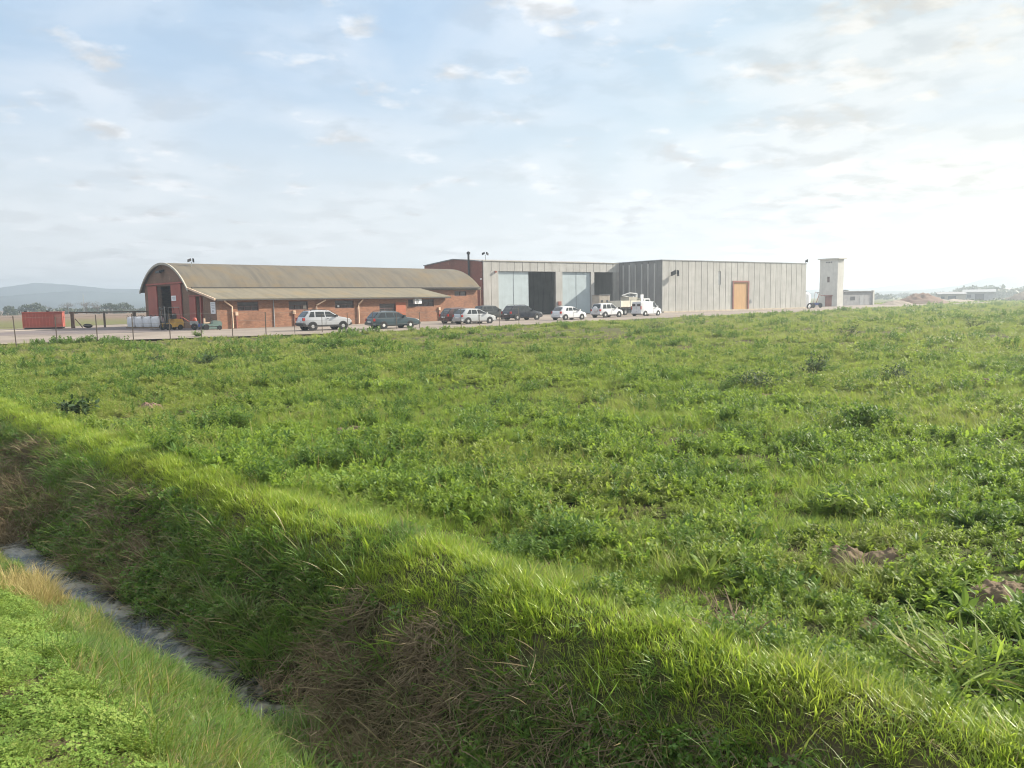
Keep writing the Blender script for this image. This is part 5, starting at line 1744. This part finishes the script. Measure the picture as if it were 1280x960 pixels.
def bank_scatter():
    rng = np.random.default_rng(99)
    # crest: thick yellow green grass
    lush = collection([
        grass_proto(31, 28, .14, .0080, .075, m=M['lush'], lean=(.05, .6), droop=(.1, .6)),
        grass_proto(32, 30, .115, .0075, .09, m=M['lush'], lean=(.1, .8), droop=(.1, .8)),
        grass_proto(33, 16, .18, .0085, .06, m=M['lush'], lean=(.1, .6), droop=(.2, .8)),
        grass_proto(34, 18, .17, .0085, .07, m=M['slope_grass'], lean=(.1, .8), droop=(.2, .9)),
        grass_proto(35, 12, .15, .006, .07, m=M['straw'], lean=(.1, .8), droop=(.2, .9)),
    ])
    n = 48000
    s = rng.uniform(-26, 13, n); d = rng.uniform(-1.1, 1.25, n)
    # the lower hem of the bright grass wanders along the bank
    hem = -.50 + .13 * fbm(s, s * .3, 1.1, 4, 3) + .06 * fbm(s, d, 4.0, 3, 5)
    top = .36 + .14 * fbm(s, s * .2, .9, 3, 7)
    ok = (d > hem - .12 * rng.random(n)) & (d < top + .10 * rng.normal(size=n))
    # fewer when far
    rr = np.hypot(*from_ds_np(d, s))
    ok &= rng.random(n) < np.clip(12 / rr, .35, 1) * np.clip(.72 + .8 * fbm(d, s, 4.5, 3, 25), .7, 1)
    d, s = d[ok], s[ok]
    x, y = from_ds_np(d, s)
    n = len(x)
    edge = np.clip((d + .9) / .6, .6, 1.0)
    scl = rng.uniform(.55, 1.15, n) * edge * (1 + .25 * fbm(x, y, 3.4, 3, 2))
    scatter('crest_grass', np.stack([x, y, height(x, y) - .01], 1), slope_rot(x, y, rng, .15, .5), scl, np.where(fbm(d, s, 3.2, 3, 21) > .55, 3, pick(rng, n, [10, 10, 3, 1.2, .6])), lush)
    # shaded slope: dead brown grass hanging down, with green patches
    dry = collection([dry_proto(41, 22, .17, .0085, M['dry'], (.55, .98)), dry_proto(42, 14, .27, .0085, M['dry'], (.5, .95)), dry_proto(43, 28, .13, .0085, M['dry'], (.3, .98)), dry_proto(44, 16, .22, .0055, M['straw'], (.6, .95))])
    n = 24000
    s = rng.uniform(-26, 12, n); d = rng.uniform(-1.5, -.15, n)
    x, y = from_ds_np(d, s)
    gp = fbm(x, y, .95, 4, 12)
    hem = -.50 + .13 * fbm(s, s * .3, 1.1, 4, 3)
    ok = (d < hem + .12 * rng.random(n)) & ((gp < -.17 + .17 * rng.normal(size=n)) | (s > -5) & (rng.random(n) < .35)) & (rng.random(n) < np.clip(.65 + .9 * fbm(x, y, 5.0, 3, 29), .1, 1))
    cen = -1.33 + .048 * np.clip(s + 5.5, -6.2, 0)
    wet = (d < cen + .13) & (s > -12.7) & (s < -4.9)
    ok &= ~wet
    x, y, d = x[ok], y[ok], d[ok]; n = len(x)
    scatter('dead_grass', np.stack([x, y, height(x, y) + rng.uniform(-.01, .05, n)], 1), slope_rot(x, y, rng, .5, downhill=True), rng.uniform(.55, 1.15, n), pick(rng, n, [10, 4, 12, .8]), dry)
    green = collection([
        grass_proto(51, 26, .20, .0095, .08, m=M['slope_grass'], lean=(.15, .85), droop=(.2, .9)),
        grass_proto(52, 34, .14, .0085, .10, m=M['slope_grass'], lean=(.1, .8), droop=(.1, .8)),
        grass_proto(53, 18, .32, .0105, .07, m=M['slope_grass'], lean=(.2, .7), droop=(.4, 1.0)),
        clover_proto(54, 60, .026, .15, m=M['slope_grass']),
        stem_weed_proto(55, 7, .16, .045, .024, m=M['slope_grass']),
    ])
    n = 18500
    s = rng.uniform(-26, 12, n); d = rng.uniform(-1.5, -.10, n)
    x, y = from_ds_np(d, s)
    gp = fbm(x, y, .95, 4, 12)
    hem = -.50 + .13 * fbm(s, s * .3, 1.1, 4, 3)
    ok = (d < hem + .12 * rng.random(n)) & ((gp > -.24 + .16 * rng.normal(size=n)) | (rng.random(n) < .25)) & ~((d < -1.20 + .048 * np.clip(s + 5.5, -6.2, 0) + .13 * fbm(s, s * .3, 2.6, 3, 19)) & (s > -12.7) & (s < -4.9))
    x, y, gp = x[ok], y[ok], gp[ok]; n = len(x)
    idx = pick(rng, n, [10, 10, 6, 3, 3])
    g2 = fbm(x, y, 1.6, 3, 15)
    idx = np.where((g2 > .2) & (rng.random(n) < .7), pick(rng, n, [0, 0, 0, 10, 8]), idx)
    scatter('slope_grass', np.stack([x, y, height(x, y) - .01], 1), slope_rot(x, y, rng, .25, .7), rng.uniform(.6, 1.15, n), idx, green)
    # near bank: fringe of tall grass beside the water, then the clover carpet
    fr = collection([
        grass_proto(61, 26, .26, .0085, .075, m=M['fringe'], lean=(.05, .7), droop=(.1, .9)),
        grass_proto(62, 32, .16, .0080, .09, m=M['fringe'], lean=(.1, .8), droop=(.1, .8)),
        grass_proto(63, 18, .40, .0090, .06, m=M['fringe'], lean=(.15, .6), droop=(.3, .95)),
        grass_proto(64, 24, .30, .0065, .07, m=M['straw'], lean=(.05, .6), droop=(.1, .6)),
        grass_proto(65, 26, .24, .0095, .08, m=M['slope_grass'], lean=(.1, .7), droop=(.1, .8)),
    ])
    n = 22000
    s = rng.uniform(-20, 10, n); d = rng.uniform(-2.95, -1.2, n)
    x, y = from_ds_np(d, s)
    wig = .14 * fbm(s, s * .4, 1.3, 4, 17)
    cen = -1.33 + .048 * np.clip(s + 5.5, -6.2, 0)
    lim = np.where((s > -12.4) & (s < -5.3), cen - .25, -1.0)
    # a few tufts stand in the water and break it up
    lim = lim + np.where(fbm(s, s * .7, 3.1, 3, 27) > .25, .22, 0)
    ok = (d < lim + wig) & (d > -2.50 + wig * .8 - .12 * rng.random(n) - .32 * np.clip((s + 6.8) / 1.6, 0, 1))
    x, y, d, s = x[ok], y[ok], d[ok], s[ok]; n = len(x)
    thin = rng.random(n) < np.clip(.70 + .9 * fbm(x, y, 4.2, 3, 26), .12, 1)
    x, y, d, s = x[thin], y[thin], d[thin], s[thin]; n = len(x)
    idx = pick(rng, n, [7, 9, 3, 1.6, 6.0])
    idx = np.where((fbm(x, y, 2.4, 3, 28) > .3) | ((s > -6.6) & (rng.random(n) < .55)), 4, idx)
    idx = np.where((d > -2.02) & (rng.random(n) < .6), 4, idx)
    idx = np.where((np.abs(s + 9.4) < .6) & (d > -2.45) & (rng.random(n) < .75), 3, idx)
    scl = rng.uniform(.55, 1.05, n) * np.interp(s, [-11, -8.5, -6.5], [.42, .62, .9])
    scatter('fringe_grass', np.stack([x, y, height(x, y) - .01], 1), slope_rot(x, y, rng, .16, .35), scl, idx, fr)
    cl = collection([clover_proto(71, 190, .0110, .12, m=M['clover']), clover_proto(72, 160, .0135, .12, m=M['clover']), clover_proto(73, 200, .0095, .11, m=M['clover']), grass_proto(74, 20, .10, .004, .08, m=M['fringe'])])
    n = 13500
    s = rng.uniform(-18, 7, n); d = rng.uniform(-6.2, -2.25, n)
    x, y = from_ds_np(d, s)
    wig = .10 * fbm(s, s * .4, 1.3, 4, 17) + .05 * fbm(s, d, 5, 2, 4)
    ok = (d < -2.38 + wig - .30 * np.clip((s + 6.8) / 1.6, 0, 1)) & (np.hypot(x, y) > .5)
    x, y = x[ok], y[ok]; n = len(x)
    scatter('clover_carpet', np.stack([x, y, height(x, y) - .012 + .02 * fbm(x, y, 4.0, 3, 13)], 1), slope_rot(x, y, rng, .08, .95), rng.uniform(.75, 1.15, n), pick(rng, n, [10, 10, 10, 5]), cl)
    # odd grass blades poking through the clover
    n = 600
    s = rng.uniform(-14, -1, n); d = rng.uniform(-5, -2.4, n)
    x, y = from_ds_np(d, s)
    scatter('clover_grass', np.stack([x, y, height(x, y)], 1), slope_rot(x, y, rng, .2, .5), rng.uniform(.3, .55, n), pick(rng, n, [3, 10, 1, 1, 1]), fr)
    # pale dead stalks standing at the water's edge
    n = 60
    s = rng.uniform(-9.9, -8.9, n); d = rng.uniform(-2.45, -1.92, n)
    x, y = from_ds_np(d, s)
    scatter('straw_stalks', np.stack([x, y, height(x, y)], 1), slope_rot(x, y, rng, .15, .3), rng.uniform(.8, 1.25, n), pick(rng, n, [0, 0, 0, 1, 0]), fr)
    # brown reed litter at the head of the ditch
    n = 900
    s = rng.uniform(-16.5, -12.3, n); d = rng.uniform(-2.3, -1.0, n)
    x, y = from_ds_np(d, s)
    scatter('ditch_litter', np.stack([x, y, height(x, y) + .06], 1), slope_rot(x, y, rng, .5), rng.uniform(.7, 1.3, n), pick(rng, n, [10, 8, 6, 0.2]), dry)


def from_ds_np(d, s):
    a = d * sqrt(2) + CREST; b = s * sqrt(2)
    return (a + b) / 2, (a - b) / 2


bank_scatter()


# floating stalks on the water
def ditch_stalks():
    rng = np.random.default_rng(31); A = Acc()
    for _ in range(260):
        s = rng.uniform(-12.2, -5.2); d = rng.uniform(-1.95, -1.0)
        x, y = from_ds_np(np.array([d]), np.array([s]))
        A.add(blade(rng, np.array([x[0], y[0], -.995 + rng.uniform(0, .03)]), rng.uniform(0, 2 * pi), rng.uniform(.06, .35), rng.uniform(.004, .009), .99, .02, 3, .4))
    tag(A_link(A, 'floating_stalks', M['dry']), kind='stuff')


def A_link(A, name, m):
    o = A.obj(name, m); COL.objects.link(o); return o
ditch_stalks()


# --- single plants that stand out in the field
def shrub(name, loc, h, w, seed, label, cat='shrub', m=None, lsize=(.07, .035), n=420, stems=9):
    rng = np.random.default_rng(seed)
    r = empty(name, (loc[0], loc[1], float(height(loc[0], loc[1])) - .02))
    tag(r, label, cat)
    A = Acc(); S = MB()
    for k in range(stems):
        a = rng.uniform(0, 2 * pi); rad = w * .5 * sqrt(rng.random())
        tip = np.array([rad * cos(a), rad * sin(a), h * rng.uniform(.55, 1.0) * (1 - .35 * (rad / (w * .5)) ** 2)])
        mid = tip * np.array([.35, .35, .55])
        S.tube([(0, 0, 0), tuple(mid), tuple(tip)], .008, 5, .003)
        for q in range(n // stems):
            t = rng.random() ** .7
            p = (1 - t) ** 2 * 0 + 2 * t * (1 - t) * mid + t * t * tip + rng.normal(size=3) * np.array([.13, .13, .09]) * w * .45
            p[2] = max(.02, p[2])
            sz = rng.uniform(.6, 1.25)
            A.add(leaf(p, rng.uniform(0, 2 * pi), rng.uniform(-.3, 1.1), lsize[0] * sz, lsize[1] * sz, .2, .5, 3, 0, rng.normal() * .4))
    S.build('stem', M['bark'], r)
    o = A_link(A, 'foliage', m or M['shrub']); o.parent = r
    return r


shrub('field_shrub', (9.24, 23.3), .85, 1.15, 1, 'dark rounded shrub standing alone on the right of the field, below the tower', n=700)
shrub('field_shrub', (6.35, 20.6), .55, 2.1, 2, 'wide low dark leafy clump on the right half of the field', n=1100, stems=16)
shrub('field_shrub', (10.6, 21.4), .52, 1.9, 3, 'low grey green clump right of the dark rounded shrub', n=900, stems=14)
shrub('field_shrub', (18.15, 41.4), 1.05, 1.5, 4, 'small dark shrub far out on the field, in front of the pale tower', n=600)
shrub('field_shrub', (10.4, 55.8), .95, 2.2, 5, 'dark leafy shrub near the wire fence in front of the white van', n=600, stems=12)
shrub('field_shrub', (29.2, 48.7), 1.1, 2.0, 6, 'dark bushy shrub far out on the right of the field before the far sheds', n=600)
shrub('field_shrub', (33.4, 49.5), .95, 1.9, 7, 'pale green shrub right of the dark bushy one at far right', m=M['weed'], n=600)
shrub('field_shrub', (15.4, 29.6), .75, 1.2, 8, 'small grey green shrub on the right of the field between darker ones', m=M['weed'], n=500)
shrub('field_shrub', (-12.1, 30.6), .60, 1.6, 9, 'dark clump of upright leaves on the field in front of the brick lean-to', n=600, lsize=(.16, .03), stems=14)
shrub('field_shrub', (-14.5, 31.2), .55, .9, 10, 'small dark clump on the field in front of the red barn doors', n=400)
shrub('field_shrub', (-9.4, 16.5), .55, 1.1, 11, 'dark broad leaved clump beside the left part of the grassy bank', n=420, lsize=(.15, .06), stems=14)
shrub('field_shrub', (-4.2, 15.7), .36, 1.1, 12, 'bright green clump of long grass leaves on the field left of centre', m=M['field_grass'], n=520, lsize=(.24, .014), stems=16)
shrub('leafy_weed', (3.75, 8.5), .40, .62, 13, 'tall bright weed with whorls of broad leaves on the right of the field', 'weed', M['weed'], (.11, .040), 260, 7)
shrub('leafy_weed', (2.75, 4.55), .42, .75, 14, 'clump of long arching green leaves just behind the grassy bank at right', 'weed', M['field_grass'], (.32, .016), 240, 14)
shrub('leafy_weed', (-22.6, 55.6), .75, .95, 15, 'green clump at the edge of the yard below the cream rainwater pipe', 'weed', M['weed_dark'], (.12, .06), 420, 9)


def dead_weed():
    r = empty('dead_weed', (1.52, 4.95, float(height(1.52, 4.95))))
    tag(r, 'dead branching tan weed stalks lying behind the grassy bank', 'weed')
    rng = np.random.default_rng(8)
    for k in range(16):
        a = rng.uniform(0, 2 * pi); l = rng.uniform(.22, .5); e = rng.uniform(.25, 1.0)
        d1 = np.array([cos(a) * cos(e), sin(a) * cos(e), sin(e)])
        m_ = MB().tube([(0, 0, 0), tuple(d1 * l * .5 + rng.normal(size=3) * .02), tuple(d1 * l)], .0045, 5, .002)
        for q in range(3):
            st = d1 * l * (.35 + .2 * q); dv = d1 + rng.normal(size=3) * .5
            m_.tube([tuple(st), tuple(st + dv * .09)], .0025, 4, .001)
        m_.build('stalk', M['twig'], r)
dead_weed()


def clod(c, rx, ry, h, seed, label, m=None):
    nr, na = 22, 64
    V = [(0, 0, h)]; F = []
    for i in range(1, nr + 1):
        f = i / nr
        for k in range(na):
            a = 2 * pi * k / na
            x, y = rx * f * cos(a), ry * f * sin(a)
            j = float(fbm(np.array([x * 16 + seed * 5]), np.array([y * 16]), 1.0, 5, seed)[0])
            V.append((x * (1 + .15 * j), y * (1 + .15 * j), h * (1 - f ** 1.6) * (1 + .6 * j) + .022 * float(fbm(np.array([x * 45 + seed]), np.array([y * 45]), 1.0, 4, seed + 3)[0]) * (1 - f * .6) - .03 * (i == nr)))
    for k in range(na): F.append((0, 1 + k, 1 + (k + 1) % na))
    for i in range(nr - 1):
        for k in range(na): F.append((1 + i * na + k, 1 + (i + 1) * na + k, 1 + (i + 1) * na + (k + 1) % na, 1 + i * na + (k + 1) % na))
    o = MB().add(V, F).build('soil_mound', m or M['soil'], smooth=60, loc=(c[0], c[1], float(height(c[0], c[1])) - .01))
    tag(o, label, 'soil mound')


clod((3.98, 6.05), .36, .24, .12, 1, 'rounded mound of bare brown soil at the right edge behind the bank')
clod((3.10, 7.05), .26, .22, .13, 2, 'dry domed soil mound left of the flatter bare patch on the right')
clod((3.55, 7.0), .34, .22, .10, 3, 'flat bare soil patch between two soil mounds on the right')
clod((-8.86, 18.6), .42, .3, .16, 4, 'reddish soil clod on the field beyond the left end of the bank', M['red_gravel'])
clod((-3.1, 14.6), .5, .35, .10, 5, 'pale bare soil patch in the grass left of centre')
clod((6.4, 19.0), .75, .4, .10, 6, 'grey bare soil patch below the wide dark clump on the right')
clod((12.6, 20.5), .7, .4, .12, 7, 'brown bare soil patch in yellowish grass at far right')
